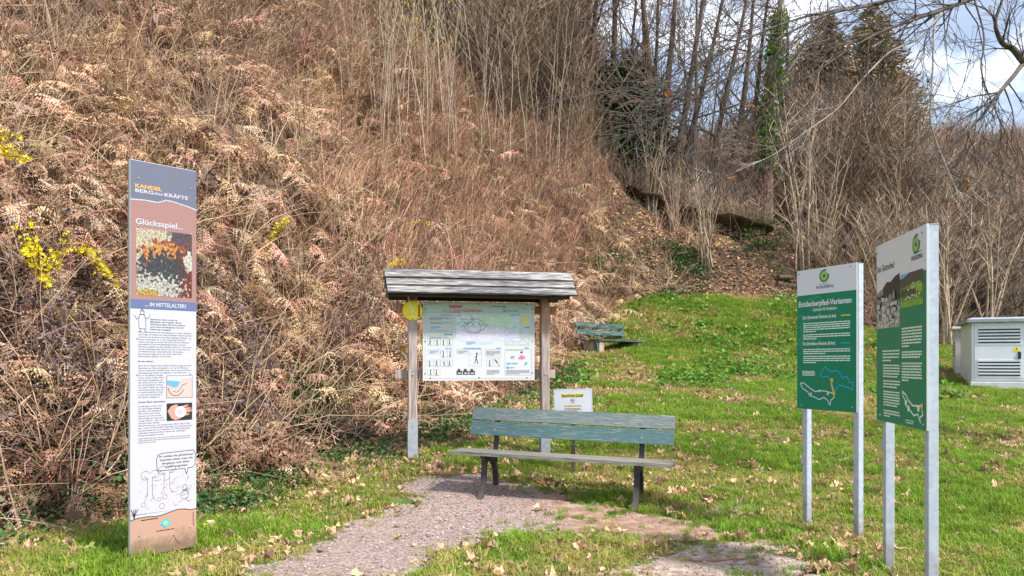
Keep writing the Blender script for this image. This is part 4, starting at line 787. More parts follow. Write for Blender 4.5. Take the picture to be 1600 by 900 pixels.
NS.ring(ink, cx, .188, .017, .022, .002, 2); NS.stroke(ink, [(cx - .013, .201), (cx + .013, .175)], .005, .003, 2); NS.stroke(ink, [(cx - .012, .186), (cx + .012, .186)], .005, .0025, 3)
NS.text(ink, 'Rauchen verboten', cx, .154, .007, .002, 3, width=.06, align='c')
NS.rect(ink, cx - .10, .118, cx + .095, .136, .002, 0); NS.text(ink, 'Wir danken für Rücksicht', cx, .122, .012, .003, 1, width=.185, bold=.01, align='c')
NS.greek(ink, cx - .09, cx + .09, .096, .013, 1, .006, .002, 3, 1, 1); NS.greek(ink, cx - .1, cx + .1, .083, .013, 1, .006, .002, 3, 1, 2); NS.greek(ink, cx - .05, cx + .05, .070, .013, 1, .006, .002, 3, 1, 3); NS.greek(ink, cx - .028, cx + .03, .045, .013, 1, .007, .002, 3, 1, 4)
ns_build(ink, 'lettering', [M['yellow'], M['black'], flat('sign_purple', (.30, .08, .25)), M['grey_ink'], M['light_ink']])
bevel(MB().box((cx - .022, .010, -.35), (cx + .022, .045, NS.z0_ - NS.zr_ + .25)).build('stake', M['dark_bark'], nz_), .003)

# ------------------------------------------------------------------ benches
M['bench_paint'] = mat('worn_blue_green_paint', [(.30, (.10, .075, .06)), (.38, (.27, .29, .29)), (.42, (.065, .14, .145)), (.62, (.09, .175, .185)), (.69, (.24, .275, .275)), (.80, (.36, .36, .35))], 5, .75, bump=.12, stretch=(1, 24, 24), detail=12, dist=.15)
M['bench_worn'] = mat('greyed_blue_green_paint', [(.28, (.09, .075, .065)), (.38, (.27, .27, .265)), (.46, (.17, .21, .21)), (.54, (.10, .17, .175)), (.62, (.28, .30, .295)), (.75, (.38, .37, .36))], 5, .8, bump=.15, stretch=(1, 24, 24), detail=12, dist=.15)
M['bench_seat'] = mat('bare_grey_green_seat_wood', [(.3, (.06, .07, .058)), (.45, (.17, .165, .145)), (.6, (.26, .24, .205)), (.72, (.10, .16, .145))], 6, .85, bump=.2, stretch=(1, 12, 12), detail=10)
M['bench2_paint'] = mat('old_dark_green_paint', [(.3, (.012, .03, .028)), (.5, (.04, .085, .08)), (.66, (.11, .15, .14)), (.8, (.26, .26, .23))], 3, .8, bump=.3, stretch=(1, 8, 8), detail=8)
def slat(par, name, m, x0, x1, c, n, t, w, th, seed=0):
    """a wavering worn board from x0 to x1; c centre (y,z), n its width direction, th thickness"""
    k = 14; xs = np.linspace(x0, x1, k); n = np.array([0, *n], float); n /= np.linalg.norm(n); q = np.array([0, n[2], -n[1]])
    mb = MB(); rows = []
    for a, b in ((-1, -1), (-1, 1), (1, 1), (1, -1)):
        j = .003 * (fbm(xs * 4 + seed * 9 + a * 3, xs * 0 + b * 5 + seed, 3) - .5)
        p = np.zeros((k, 3)); p[:] = [0, *c]; p += np.outer(np.full(k, a * w / 2) + j, n) + np.outer(np.full(k, b * th / 2), q); p[:, 0] = xs; rows.append(p)
    f = []
    for s in range(4):
        for i in range(k - 1): f.append((s * k + i, s * k + i + 1, ((s + 1) % 4) * k + i + 1, ((s + 1) % 4) * k + i))
    mb.add(np.concatenate(rows), f); mb.poly([rows[i][0] for i in range(4)][::-1]); mb.poly([rows[i][-1] for i in range(4)])
    o = mb.build(name, m, par); bm = bmesh.new(); bm.from_mesh(o.data); bmesh.ops.recalc_face_normals(bm, faces=bm.faces[:]); bm.to_mesh(o.data); bm.free(); return o
def bar(mb, pts, w, th):
    """flat iron bar following pts in the (y,z) plane of x; w across x, th in plane"""
    pts = np.array(pts, float); t = np.gradient(pts, axis=0); t /= np.linalg.norm(t, axis=1)[:, None]; n = np.stack([t[:, 0] * 0, -t[:, 2], t[:, 1]], -1); th = np.broadcast_to(th, (len(pts),))[:, None]
    ring = np.stack([pts - n * th / 2 + [-w / 2, 0, 0], pts + n * th / 2 + [-w / 2, 0, 0], pts + n * th / 2 + [w / 2, 0, 0], pts - n * th / 2 + [w / 2, 0, 0]], 1); k = len(pts)
    f = [(i * 4 + j, i * 4 + (j + 1) % 4, i * 4 + 4 + (j + 1) % 4, i * 4 + 4 + j) for i in range(k - 1) for j in range(4)]
    mb.add(ring.reshape(-1, 3), f); mb.poly(ring[0][::-1]); mb.poly(ring[-1])
def bez(p0, p1, p2, n=8):
    t = np.linspace(0, 1, n)[:, None]; return (1 - t) ** 2 * np.array(p0) + 2 * t * (1 - t) * np.array(p1) + t * t * np.array(p2)
fl = onground(749, 777); fr = onground(998, 797); d = fr - fl; Lb = np.hypot(d[0], d[1]); brz = math.atan2(d[1], d[0])
bench = empty('park_bench', fl, brz, 'long weathered blue green park bench with iron legs on the gravel', 'bench'); bench.rotation_euler = (0, math.atan2(-d[2], Lb) , brz)
sy, sz = .0, .43
def leg_x(x, i):
    def reg(nm, pts, w, th):
        mb = MB(); bar(mb, pts, w, th); return mb.build(nm, M['iron'], bench)
    reg('leg', bez((x, -.08, -.03), (x, .075, .12), (x, .03, .405), 9), .05, np.linspace(.05, .036, 9))
    reg('leg', bez((x, .48, .02), (x, .43, .42), (x, .06, .36), 10), .05, np.linspace(.05, .038, 10))
    reg('seat_bracket', [(x, -.03, .398), (x, .15, .40), (x, .42, .395)], .05, .022)
    reg('back_support', [(x, .40, .30), (x, .425, .42), (x, .455, .60), (x, .505, .84)], .05, .026)
for i, x in enumerate((.03, Lb - .03)): leg_x(x, i)
x0, x1 = -.31, Lb + .30
for k in range(4): slat(bench, 'seat_slat', M['bench_seat'], x0 + (.0, .01, -.005, .012)[k], x1 + (0, .01, -.01, .005)[k], (-.005 + k * .108, .432 - .004 * k), (1, -.03), 0, .098, .034, k)
slat(bench, 'back_slat', M['bench_paint'], x0 + .07, x1 - .02, (.415, .648), (.20, 1), 0, .143, .030, 7)
slat(bench, 'back_slat', M['bench_worn'], x0 + .075, x1 - .015, (.447, .797), (.22, 1), 0, .132, .030, 9)
for x in (.03, Lb - .03):
    for y, z in ((.405, .64), (.435, .79)):
        mb = MB(); a = np.arange(8) * math.pi / 4; mb.poly([(x + .011 * math.cos(t), y - .022, z + .011 * math.sin(t)) for t in a]); mb.build('bolt', M['zinc'], bench)

c2 = onground(932, 556); b2 = empty('park_bench', c2, R(46), 'old dark green bench on concrete blocks up the meadow at the foot of the bank', 'bench')
M['concrete'] = mat('mossy_concrete', [(.3, (.25, .20, .14)), (.7, (.50, .42, .31))], 6, .95, bump=.4)
b2.scale = (1.18, 1.18, 1.18); L2 = 1.9
for x in (.18, L2 - .18): bevel(MB().box((x - .09, -.02, -.15), (x + .09, .46, .342)).build('concrete_support', M['concrete'], b2), .01)
for k in range(4): slat(b2, 'seat_slat', M['bench2_paint'], 0, L2, (.0 + k * .125, .365), (1, 0), 0, .112, .04, k)
for k, (y, z) in enumerate(((.575, .565), (.62, .735))): slat(b2, 'back_slat', M['bench2_paint'], -.02, L2 - .02, (y, z), (.25, 1), 0, .125, .035, k + 5)
for x in (.14, L2 - .14):
    mb = MB(); bar(mb, [(x, .50, .05), (x, .56, .40), (x, .60, .55), (x, .66, .80)], .06, .035); mb.build('back_support', M['iron'], b2)
mb = MB(); bar(mb, [(0.0, -.02, 0.0), (.0, .0, .2), (.0, .02, .345)], .05, .08); mb.build('leg', M['bench2_paint'], b2)

# ------------------------------------------------------------------ transformer station and cabinet behind it
M['ts_wall'] = mat('pale_blue_grey_paint', [(.3, (.62, .65, .72)), (.7, (.70, .73, .79))], 3, .5, bump=.03); M['ts_roof'] = mat('grey_concrete_roof', [(.3, (.25, .28, .33)), (.7, (.32, .36, .41))], 6, .7)
M['ts_plinth'] = mat('white_plinth', [(.3, (.52, .515, .50)), (.7, (.64, .635, .62))], 5, .8); M['ts_side'] = M['ts_wall']; M['gap'] = flat('dark_slot', (.015, .018, .03))
tp = at(1518, 598, 17.5); trz = R(-24)
ts = empty('transformer_station', (tp[0], tp[1], tp[2]), trz, 'pale grey transformer station with louvred doors and yellow warning sign at the meadow edge', 'transformer station')
TW, TDp, TH = 2.08, 2.0, 1.37
bevel(MB().box((-.02, -.02, -.5), (TW + .02, TDp, .02)).build('plinth', M['ts_plinth'], ts), .01)
bevel(MB().box((0, .012, .021), (TW, TDp - .02, TH)).build('wall', M['ts_wall'], ts), .008)
rf = MB(); ovh = .10
v = [(-ovh, -ovh, TH + .002), (TW + ovh, -ovh, TH + .002), (TW + ovh, TDp + ovh, TH + .002), (-ovh, TDp + ovh, TH + .002), (-ovh, -ovh, TH + .07), (TW + ovh, -ovh, TH + .07), (TW + ovh, TDp + ovh, TH + .07), (-ovh, TDp + ovh, TH + .07), (-ovh + .1, -ovh + .1, TH + .11), (TW + ovh - .1, -ovh + .1, TH + .11), (TW + ovh - .1, TDp, TH + .11), (-ovh + .1, TDp, TH + .11)]
rf.add(v, [(3, 2, 1, 0), (0, 1, 5, 4), (1, 2, 6, 5), (2, 3, 7, 6), (3, 0, 4, 7), (4, 5, 9, 8), (5, 6, 10, 9), (6, 7, 11, 10), (7, 4, 8, 11), (8, 9, 10, 11)]); rf.build('roof', M['ts_roof'], ts)
for k in range(2):
    dx0 = .06 + k * .99; dw = .96
    dr = bevel(MB().box((dx0, -.006, .05), (dx0 + dw, .011, TH - .02)).build('door', M['ts_wall'], ts), .004)
    for z0 in (.14, .88):
        fr_ = MB(); fr_.box((dx0 + .04, -.012, z0 - .03), (dx0 + dw - .04, -.0065, z0 + .40)); fr_.build('louvre_panel', M['ts_wall'], dr)
        for j in range(5):
            s = MB(); zz = z0 + .018 + j * .072; s.box((dx0 + .07, -.0135, zz), (dx0 + dw - .08, -.0125, zz + .030)); s.build('louvre_slot', M['gap'], dr)
            MB().box((dx0 + .07, -.026, zz + .034), (dx0 + dw - .08, -.0122, zz + .068)).build('louvre_slat', M['ts_wall'], dr)
    if k == 0:
        hx = dx0 + dw - .10
        bevel(MB().box((hx - .025, -.035, .54), (hx + .03, -.0065, .70)).build('handle', M['gap'], dr), .006)
        s = MB(); s.add([(hx - .12, -.010, .705), (hx + .02, -.010, .705), (hx - .05, -.010, .83)], [[0, 1, 2]]); o = s.build('warning_sign', M['yellow'], dr)
        s = MB(); s.add([(hx - .05, -.0115, .80), (hx - .068, -.0115, .758), (hx - .050, -.0115, .762), (hx - .055, -.0115, .72), (hx - .032, -.0115, .772), (hx - .048, -.0115, .768)], [(0, 1, 2), (3, 4, 5), (2, 5, 0)])
        s.build('lightning_mark', M['black'], dr)
cb = at(1494, 578, 19.6); cbt = empty('cable_cabinet', (cb[0], cb[1], cb[2]), R(-24), 'narrow white cable cabinet half hidden behind the transformer station', 'cabinet')
bevel(MB().box((-.02, 0, -.4), (.75, .6, 1.02)).build('body', M['ts_plinth'], cbt), .01); bevel(MB().box((-.10, -.06, 1.022), (.8, .66, 1.10)).build('lid', M['ts_plinth'], cbt), .015)
for k in range(5): MB().box((-.024, .15, .35 + k * .08), (-.0205, .45, .39 + k * .08)).build('vent_slot', M['gap'], cbt)

# ------------------------------------------------------------------ parking area and red car far right
pk = np.array([[33, 50], [48, 50], [56, 69], [38, 69]], float); mb = MB(); n = 12
gg = [(1 - a) * ((1 - b) * pk[0] + b * pk[1]) + a * ((1 - b) * pk[3] + b * pk[2]) for a in np.linspace(0, 1, n) for b in np.linspace(0, 1, n)]
gg = np.array(gg); zz = gz(gg[:, 0], gg[:, 1]) + .05; ii = np.arange(n - 1)[:, None] * n + np.arange(n - 1)[None]
mb.add(np.column_stack([gg, zz]), np.stack([ii, ii + 1, ii + n + 1, ii + n], -1).reshape(-1, 4)); tag(mb.build('parking_area', mat('grey_asphalt', [(.3, (.10, .095, .095)), (.7, (.19, .175, .17))], 1.2, .95), smooth=True), 'grey parking area beyond the thicket', 'parking', kind='structure')
cx_, cy_ = 43.7, 65.0; cz_ = gz1(cx_, cy_) + .05
car = empty('parked_car', (cx_, cy_, cz_), R(20), 'dark red parked car glimpsed beyond the thicket at the far right', 'car')
M['car'] = flat('dark_red_car_paint', (.24, .02, .03), .3, .0, .6); M['glass'] = flat('car_glass', (.08, .10, .12), .1, 0, .8); M['tyre'] = flat('rubber', (.02, .02, .02), .9)
prof = [(-2.05, .30), (-2.1, .62), (-1.95, .80), (-1.05, .90), (-.45, 1.38), (.95, 1.42), (1.75, .98), (2.05, .90), (2.1, .45), (2.0, .28)]
mb = MB(); wv = [.80, .84, .84, .84, .62, .62, .80, .84, .84, .80]
Lf = [(x, -w, z) for (x, z), w in zip(prof, wv)]; Rt = [(x, w, z) for (x, z), w in zip(prof, wv)]; n = len(prof)
mb.add(Lf + Rt, [(i, (i + 1) % n, n + (i + 1) % n, n + i) for i in range(n)]); mb.poly(Lf[::-1]); mb.poly(Rt); bevel(mb.build('body', M['car'], car), .05, 2)
for nm, q in (('windscreen', [(-1.03, -.74, .95), (-1.03, .74, .95), (-.50, .58, 1.35), (-.50, -.58, 1.35)]), ('rear_window', [(1.70, .70, 1.04), (1.70, -.70, 1.04), (1.02, -.56, 1.38), (1.02, .56, 1.38)]), ('side_window', [(-.85, -.825, .96), (1.5, -.825, 1.0), (.92, -.645, 1.34), (-.42, -.645, 1.33)]), ('side_window', [(-.85, .825, .96), (1.5, .825, 1.0), (.92, .645, 1.34), (-.42, .645, 1.33)])):
    q = np.array(q); nn = np.cross(q[1] - q[0], q[3] - q[0]); nn /= np.linalg.norm(nn); c = np.array([0, 0, .9]); nn = nn if nn @ (q.mean(0) - c) > 0 else -nn; MB().poly(q + nn * .012).build(nm, M['glass'], car)
for x in (-1.3, 1.3):
    for y in (-.80, .80):
        mb = MB(); mb.tube([(x, y - .09, .31), (x, y + .09, .31)], .31, 16); w_ = mb.build('wheel', M['tyre'], car); mb = MB(); mb.tube([(x, y - .095, .31), (x, y + .095, .31)], .18, 10); mb.build('rim', M['zinc'], w_)
for y in (-.6, .6): MB().box((-2.125, y - .16, .58), (-2.06, y + .16, .72)).build('headlight', M['white'], car)
MB().box((-2.13, -.25, .40), (-2.07, .25, .50)).build('number_plate', M['white'], car)

# ------------------------------------------------------------------ small things lying about
p = onground(911, 773); w_ = empty('drink_pouch', p, R(8), 'crumpled blue and white drink wrapper on the grass under the bench', 'litter')
mb = MB(); g = [(x, y, .035 + .018 * math.sin(x * 70 + y * 40) * (1 - abs(x) * 8) - .03 * abs(y) * 20 * .6) for x in np.linspace(-.075, .075, 9) for y in np.linspace(-.03, .03, 5)]
gi = [(a * 5 + b, a * 5 + b + 1, a * 5 + b + 6, a * 5 + b + 5) for a in range(8) for b in range(4)]; mb.add(g, gi); mb.add([(a, b, max(c - .03, .002)) for a, b, c in g], [q[::-1] for q in gi]); mb.build('foil', mat('blue_white_wrapper', [(.42, (.20, .45, .62)), (.5, (.62, .72, .76)), (.58, (.72, .76, .78))], 22, .35), w_)
p = onground(962, 413); w_ = empty('plastic_scrap', p, .4, 'white scrap of plastic caught in the brush above the far bench', 'litter')
mb = MB(); r_ = np.random.default_rng(2); g = [(x, y, .32 + r_.uniform(0, .12)) for x in np.linspace(-.16, .16, 5) for y in np.linspace(-.10, .10, 4)]; mb.add(g, [(a * 4 + b, a * 4 + b + 1, a * 4 + b + 5, a * 4 + b + 4) for a in range(4) for b in range(3)]); mb.build('sheet', M['white'], w_)
p = onground(901, 549); q = np.array([p[0] - .07, p[1] + .12, p[2] + .82]); mb = MB(); mb.tube([p - [0, 0, .2], (p + q) / 2 + [.02, 0, 0], q], [.05, .048, .046], 7); tag(mb.build('leaning_post', M['twig']), 'short grey weathered post leaning beside the far bench', 'post')
a = onground(1085, 881); b = onground(1168, 875); mb = MB(); t = np.linspace(0, 1, 8)[:, None]; mb.tube(a + (b - a) * t + np.column_stack([np.zeros(8), .012 * np.sin(np.arange(8) * 1.7), np.full(8, .012)]), np.linspace(.011, .005, 8), 6); tag(mb.build('fallen_stick', mat('reddish_stick', [(.3, (.22, .10, .06)), (.7, (.36, .19, .12))], 8, .8)), 'thin reddish stick lying across the sandy gravel in front', 'stick')
for i, (ax, ay, bx, by, rd, lb) in enumerate(((1214, 449, 1243, 453, .11, 'short cut log lying at the upper edge of the meadow'), (1216, 443, 1240, 446, .09, 'second log resting on the cut log at the meadow edge'))):
    a = onground(ax, ay); b = onground(bx, by); b[1] = a[1] + .4; a[2] = gz1(a[0], a[1]) + rd * (1 + 1.7 * i); b[2] = gz1(b[0], b[1]) + rd * (1 + 1.7 * i); mb = MB(); mb.tube([a, (a + b) / 2, b], [rd, rd * .97, rd * .93], 9); tag(mb.build('cut_log', M['bark']), lb, 'log')

# ------------------------------------------------------------------ trees and shrubs
def grow(out, p, d, L, r, lev, maxlev, rg, up=.12, spread=.75, kids=(3, 5), k=5, wig=.13):
    pts = [np.array(p, float)]; d = np.array(d, float) / np.linalg.norm(d)
    for i in range(k - 1):
        d = d + rg.normal(0, wig, 3) + np.array([0, 0, up]); d /= np.linalg.norm(d); pts.append(pts[-1] + d * L / (k - 1))
    pts = np.array(pts); rad = np.linspace(r, r * .35, k); out.append((pts, rad, lev))
    if lev < maxlev:
        for _ in range(rg.integers(*kids)):
            t = rg.uniform(.25, 1); i = min(int(t * (k - 1)), k - 2); f = t * (k - 1) - i; q = pts[i] * (1 - f) + pts[i + 1] * f
            dd = pts[i + 1] - pts[i]; dd /= np.linalg.norm(dd); rv = rg.normal(0, 1, 3); rv -= dd * (rv @ dd); rv /= np.linalg.norm(rv)
            grow(out, q, dd + rv * spread * rg.uniform(.6, 1.3), L * rg.uniform(.42, .72), np.interp(t, [0, 1], [r, r * .35]) * .62, lev + 1, maxlev, rg, up, spread, kids, 4, wig)
def wood(out, name, m, par, minr=.004):
    mb = MB()
    for pts, rad, lev in out: mb.tube(pts, np.maximum(rad, minr), 6 if rad[0] > .06 else 4 if rad[0] > .02 else 3, caps=False)
    return mb.build(name, m, par, smooth=True)
def bare_tree(base_px, top_px, Y, H, r0, label, seed, stems=1, m='bark', limbs=16, lev=3, ivy=False, fan=.0, minr=.011, start=.16):
    rg = np.random.default_rng(seed); x0 = xat(base_px, Y); z0 = gz1(x0, Y); zt = EYE + HOR / F * Y
    lean = (xat(top_px, Y) - x0) / max(zt - z0, 1)
    t = empty('bare_tree' if not ivy else 'ivy_clad_tree', (x0, Y, z0), 0, label, 'tree', 'bare trees on the wooded crest')
    out = []
    for s in range(stems):
        k = 9; zz = np.linspace(-.4, H, k); ph = rg.uniform(0, 6); ln = lean + (s - (stems - 1) / 2) * fan; ly = rg.normal(0, .04)
        pts = np.stack([ln * zz + .10 * np.sin(zz * .5 + ph) + (s - (stems - 1) / 2) * .25, ly * zz + .1 * np.cos(zz * .4 + ph), zz], -1); rad = np.linspace(r0 * (1 - .15 * s), r0 * .22, k); rad[0] *= 1.3
        mb = MB(); mb.tube(pts, rad, 8, caps=False); mb.build('trunk', M[m], t, smooth=True)
        for i in range(limbs):
            tt = rg.uniform(start, .98); zq = tt * H; q = np.array([np.interp(zq, zz, pts[:, 0]), np.interp(zq, zz, pts[:, 1]), zq]); a = rg.uniform(0, 6.28); e = rg.uniform(.25, 1.0)
            grow(out, q, (math.cos(a), math.sin(a) * .8, e), H * rg.uniform(.16, .34) * (1.15 - .5 * tt), np.interp(zq, zz, rad) * .42, 1, lev, rg, .10, .7, (3, 6))
    wood(out, 'crown', M[m if m != 'bark' else 'dark_twig'], t, minr)
    if ivy:
        mb = MB(); rg = np.random.default_rng(seed + 9)
        for i in range(2600):
            zq = rg.uniform(.15, 1) ** 1.0 * H * .9
            if fbm(np.array([zq * .55]), np.array([3.3]), 3)[0] < .36: continue
            c = np.array([np.interp(zq, zz, pts[:, 0]), np.interp(zq, zz, pts[:, 1]), zq]) + np.array([*rg.normal(0, .20, 2), 0]); s = rg.uniform(.08, .17); a = rg.normal(0, 1, 3); b = rg.normal(0, 1, 3); a /= np.linalg.norm(a); b = np.cross(a, b); b /= np.linalg.norm(b)
            mb.add([c - a * s, c + b * s * .7, c + a * s, c - b * s * .7], [[0, 1, 2, 3]])
        mb.build('ivy', M['ivy_bright'], t)
    return t
M['dark_twig'] = mat('dark_winter_twig', [(.3, (.075, .052, .04)), (.7, (.20, .14, .105))], 2, .9)
bare_tree(858, 850, 37, 13, .20, 'straight dark tree at the left end of the crest trees', 11, limbs=12)
bare_tree(893, 888, 38, 13, .17, 'slim dark tree second from the left on the crest', 12, limbs=12)
bare_tree(953, 955, 38, 13, .20, 'upright tree rising behind the dark spruces', 13, limbs=14)
bare_tree(1034, 1052, 35, 12, .25, 'thick forked tree with three stems left of the open sky', 14, stems=3, fan=.14, limbs=8)
bare_tree(1064, 1128, 36, 12, .17, 'tree leaning right across the open patch of sky', 15, limbs=14)
bare_tree(1106, 1165, 36, 12, .18, 'leaning tree to the right of the open sky, first of a close pair', 16, limbs=13)
bare_tree(1137, 1180, 37, 12.5, .20, 'darker upright tree of the close pair beside the ivy tree', 17, limbs=14)
bare_tree(1197, 1213, 34, 13, .22, 'tall trunk wrapped in green ivy between the bare trees and brown conifers', 18, ivy=True, limbs=9, m='pale_bark')
bare_tree(1000, 985, 39, 10, .10, 'thin young tree standing just behind the dark spruce', 19, limbs=14, stems=2, fan=.1)
bare_tree(1085, 1105, 41, 11, .09, 'slender young tree in the middle of the sky gap', 20, limbs=12, stems=2, fan=.18)
bare_tree(1452, 1470, 44, 9.5, .12, 'bare tree with fine twigs right of the brown conifers', 21, limbs=18, start=.3)
bare_tree(1520, 1540, 50, 8, .12, 'small bare tree against the far hillside on the right', 22, limbs=18, start=.3)
bare_tree(1405, 1420, 40, 8, .10, 'bare tree in front of the rightmost brown conifer', 23, limbs=16, start=.2)
bare_tree(815, 800, 36, 11, .12, 'pale thin tree above the reddish shoots', 24, limbs=12, m='pale_bark')

bare_tree(1013, 1022, 37, 12, .13, 'straight tree just left of the thick forked tree', 125, limbs=14)
bare_tree(1078, 1092, 34, 12, .11, 'slim tree between the forked tree and the leaning tree', 126, limbs=14)
bare_tree(1155, 1196, 35, 12, .14, 'leaning tree nearest to the ivy clad trunk', 127, limbs=16)
bare_tree(925, 930, 36, 12, .15, 'dark tree third from the left on the crest', 128, limbs=14)
bare_tree(980, 990, 40, 12, .14, 'dark tree right behind the larger spruce', 129, limbs=14)
bare_tree(775, 770, 38, 12, .14, 'dark tree at the far left of the crest skyline', 130, limbs=14)
bare_tree(1225, 1235, 38, 11, .14, 'bare tree squeezed behind the ivy clad trunk', 131, limbs=14)
def conifer(px, Y, apex_py, Rw, label, seed, m, n, name='conifer', z_off=0, droop=.35, sz=.42):
    rg = np.random.default_rng(seed); x0 = xat(px, Y); z0 = gz1(x0, Y) - .2; H = EYE + (HOR - apex_py) / F * Y - z0
    t = empty(name, (x0, Y, z0), 0, label, 'tree'); mb = MB(); mb.tube([(0, 0, -.2), (0, 0, H * .5), (0, 0, H * .97)], [.22, .12, .02], 7, caps=False); mb.build('trunk', M['bark'], t)
    mb = MB(); nb = n // 26
    for i in range(nb):
        h = (1 - rg.random() ** .62 * .985); zq = H * h; rr = Rw * (1 - h) ** .75 * rg.uniform(.55, 1.12) + .12; a = rg.uniform(0, 6.28); d = np.array([math.cos(a), math.sin(a), 0])
        up = rg.uniform(-.1, .5)
        for j in range(26):
            u = rg.uniform(.15, 1) ** .7; c = d * rr * u + [0, 0, zq + up * rr * u - droop * rr * u * u] + rg.normal(0, .10 + .05 * rr, 3); s = sz * rg.uniform(.5, 1.2)
            e = d * rg.uniform(.3, 1) + np.array([*rg.normal(0, .5, 2), rg.normal(.25 - droop, .45)]); e /= np.linalg.norm(e); w = np.cross(e, rg.normal(0, 1, 3)); w /= np.linalg.norm(w)
            mb.add([c, c + e * s * .5 + w * s * .13, c + e * s, c + e * s * .5 - w * s * .13], [[0, 1, 2, 3]])
    mb.build('crown', M[m], t); return t
conifer(983, 35.5, 85, 2.3, 'dark green spruce on the crest, larger of the two', 31, 'spruce', 13000, 'spruce_tree', sz=.34)
conifer(940, 37, 110, 2.3, 'dark green spruce half hidden behind the reddish shoots', 32, 'spruce', 11000, 'spruce_tree', sz=.34)
conifer(1033, 38.5, 170, .9, 'narrow little spruce beside the forked tree', 36, 'spruce', 3000, 'spruce_tree', sz=.3)
conifer(1288, 43, 26, 4.0, 'tall brown green conifer right of the ivy tree', 33, 'cypress', 30000)
conifer(1363, 44, 6, 4.6, 'tallest brown green conifer at the right end', 34, 'cypress', 34000)
conifer(1180, 43, 165, 3.0, 'low brown green conifer left of the ivy trunk', 35, 'cypress', 11000)
conifer(1243, 46, 70, 3.2, 'brown green conifer filling the gap behind the ivy trunk', 37, 'cypress', 12000)
conifer(1424, 48, 120, 3.4, 'shorter brown conifer sloping down to the right sky', 38, 'cypress', 12000)

conifer(838, 41, -120, 2.6, 'olive brown conifer behind the left end of the crest trees', 39, 'cypress', 9000)
conifer(892, 42, -60, 2.2, 'slimmer olive brown conifer behind the crest trees', 40, 'cypress', 7000)
def hazel(px, py, label, seed, n, L, rad, spread, bs=0, m='pale_bark', catkins=0, Yfix=None, name='hazel_shrub', grp='pale many-stemmed hazel shrubs'):
    rg = np.random.default_rng(seed); p = onground(px, py) if Yfix is None else np.array([xat(px, Yfix), Yfix, gz1(xat(px, Yfix), Yfix)])
    t = empty(name, p, 0, label, 'shrub', grp); tips = []
    for i in range(n):
        a = rg.uniform(0, 6.28); ln = L * rg.uniform(.6, 1.05); s = abs(rg.normal(0, spread)); k = 7; u = np.linspace(0, 1, k); b = rg.normal(0, bs or .05 * L ** .5, 2)
        pts = np.stack([b[0] + ln * (s * math.cos(a) * u + .10 * math.cos(a) * u * u) + rg.normal(0, .012 * ln, k) * u, b[1] + ln * s * math.sin(a) * u + rg.normal(0, .01 * ln, k) * u, ln * u * math.cos(s) - .15], -1)
        r0 = rad * rg.uniform(.6, 1.2); mb = MB(); mb.tube(pts, np.linspace(r0, r0 * .25, k), 5, caps=False)
        for j in range(rg.integers(5, 10)):
            q = rg.uniform(.35, 1); ii = min(int(q * (k - 1)), k - 2); c = pts[ii] + (pts[ii + 1] - pts[ii]) * (q * (k - 1) - ii); a2 = rg.uniform(0, 6.28); l2 = ln * rg.uniform(.06, .2); e = c + l2 * np.array([.65 * math.cos(a2), .65 * math.sin(a2), .75]); mb.tube([c, (c + e) / 2 + rg.normal(0, .03 * l2, 3), e], [r0 * .35, r0 * .25, r0 * .15], 3, caps=False); tips += [e, (c + e) / 2]
        mb.build('stem', M[m], t, smooth=True)
    if catkins:
        mb = MB()
        for i in range(catkins):
            c = tips[rg.integers(len(tips))]
            if c[2] < L * .52: continue
            c = c + rg.normal(0, .06, 3); l = rg.uniform(.05, .11); mb.tube([c, c - [0, 0, l * .5], c - [0, 0, l]], [.010, .013, .006], 4, caps=False)
        mb.build('catkin_cluster', M['catkin'], t)
hazel(1104, 413, 'pale fan of bare stems at the top of the meadow', 41, 16, 4.6, .032, .16)
hazel(1252, 424, 'group of tall straight pale stems behind the left green board', 42, 10, 8.4, .05, .045)
hazel(1280, 415, 'looser pale stems just right of the tall straight stems', 43, 9, 7.4, .04, .09)
hazel(1018, 262, 'pale upright stems in front of the dark spruce', 44, 14, 4.6, .03, .10, Yfix=33)
hazel(1052, 300, 'pale stems rooted below the thick forked tree', 45, 12, 4.0, .03, .13, Yfix=32.5)
hazel(960, 235, 'grey stems at the right edge of the reddish shoots', 46, 8, 2.6, .026, .20, Yfix=34)
for i, (px, py, lb, ck) in enumerate(((575, 255, 'hazel stems at the left end of the tall hilltop row', 20), (625, 250, 'hazel with the most yellow catkins in the hilltop row', 200), (672, 245, 'tall hazel with catkins in the middle of the hilltop row', 160), (715, 240, 'hazel of fine stems right of the catkin bushes', 60), (760, 250, 'thin hazel at the right end of the hilltop row', 0), (842, 270, 'slim pale stems above the orange brown bank', 0))):
    hazel(px, py, lb, 50 + i, 11, 7.0, .024, .05, bs=.5, catkins=ck)
hazel(330, 0, 'grey bare shrub near the top left of the bank', 60, 10, 2.8, .022, .30, m='twig', Yfix=13.5, grp=None); hazel(80, 0, 'forked grey branches in the top left corner', 61, 9, 2.6, .024, .34, m='twig', Yfix=12.5, grp=None)
hazel(578, 470, 'slim grey sapling rising from the bracken left of the kiosk', 62, 3, 2.6, .022, .12, m='pale_bark', name='bare_sapling', grp=None); hazel(1385, 520, 'grey brown bush just behind the two green boards', 63, 18, 4.2, .03, .22, m='twig', Yfix=26, grp=None)
hazel(1478, 500, 'pale crooked stems left of the transformer station', 64, 8, 5.0, .05, .20, m='pale_bark', Yfix=26, grp=None); hazel(1545, 490, 'pale crooked stems behind the transformer station', 65, 8, 5.5, .05, .22, m='pale_bark', Yfix=26, grp=None); hazel(1595, 490, 'bare stems at the right frame edge above the transformer station', 66, 8, 5.2, .04, .22, m='twig', Yfix=28, grp=None)

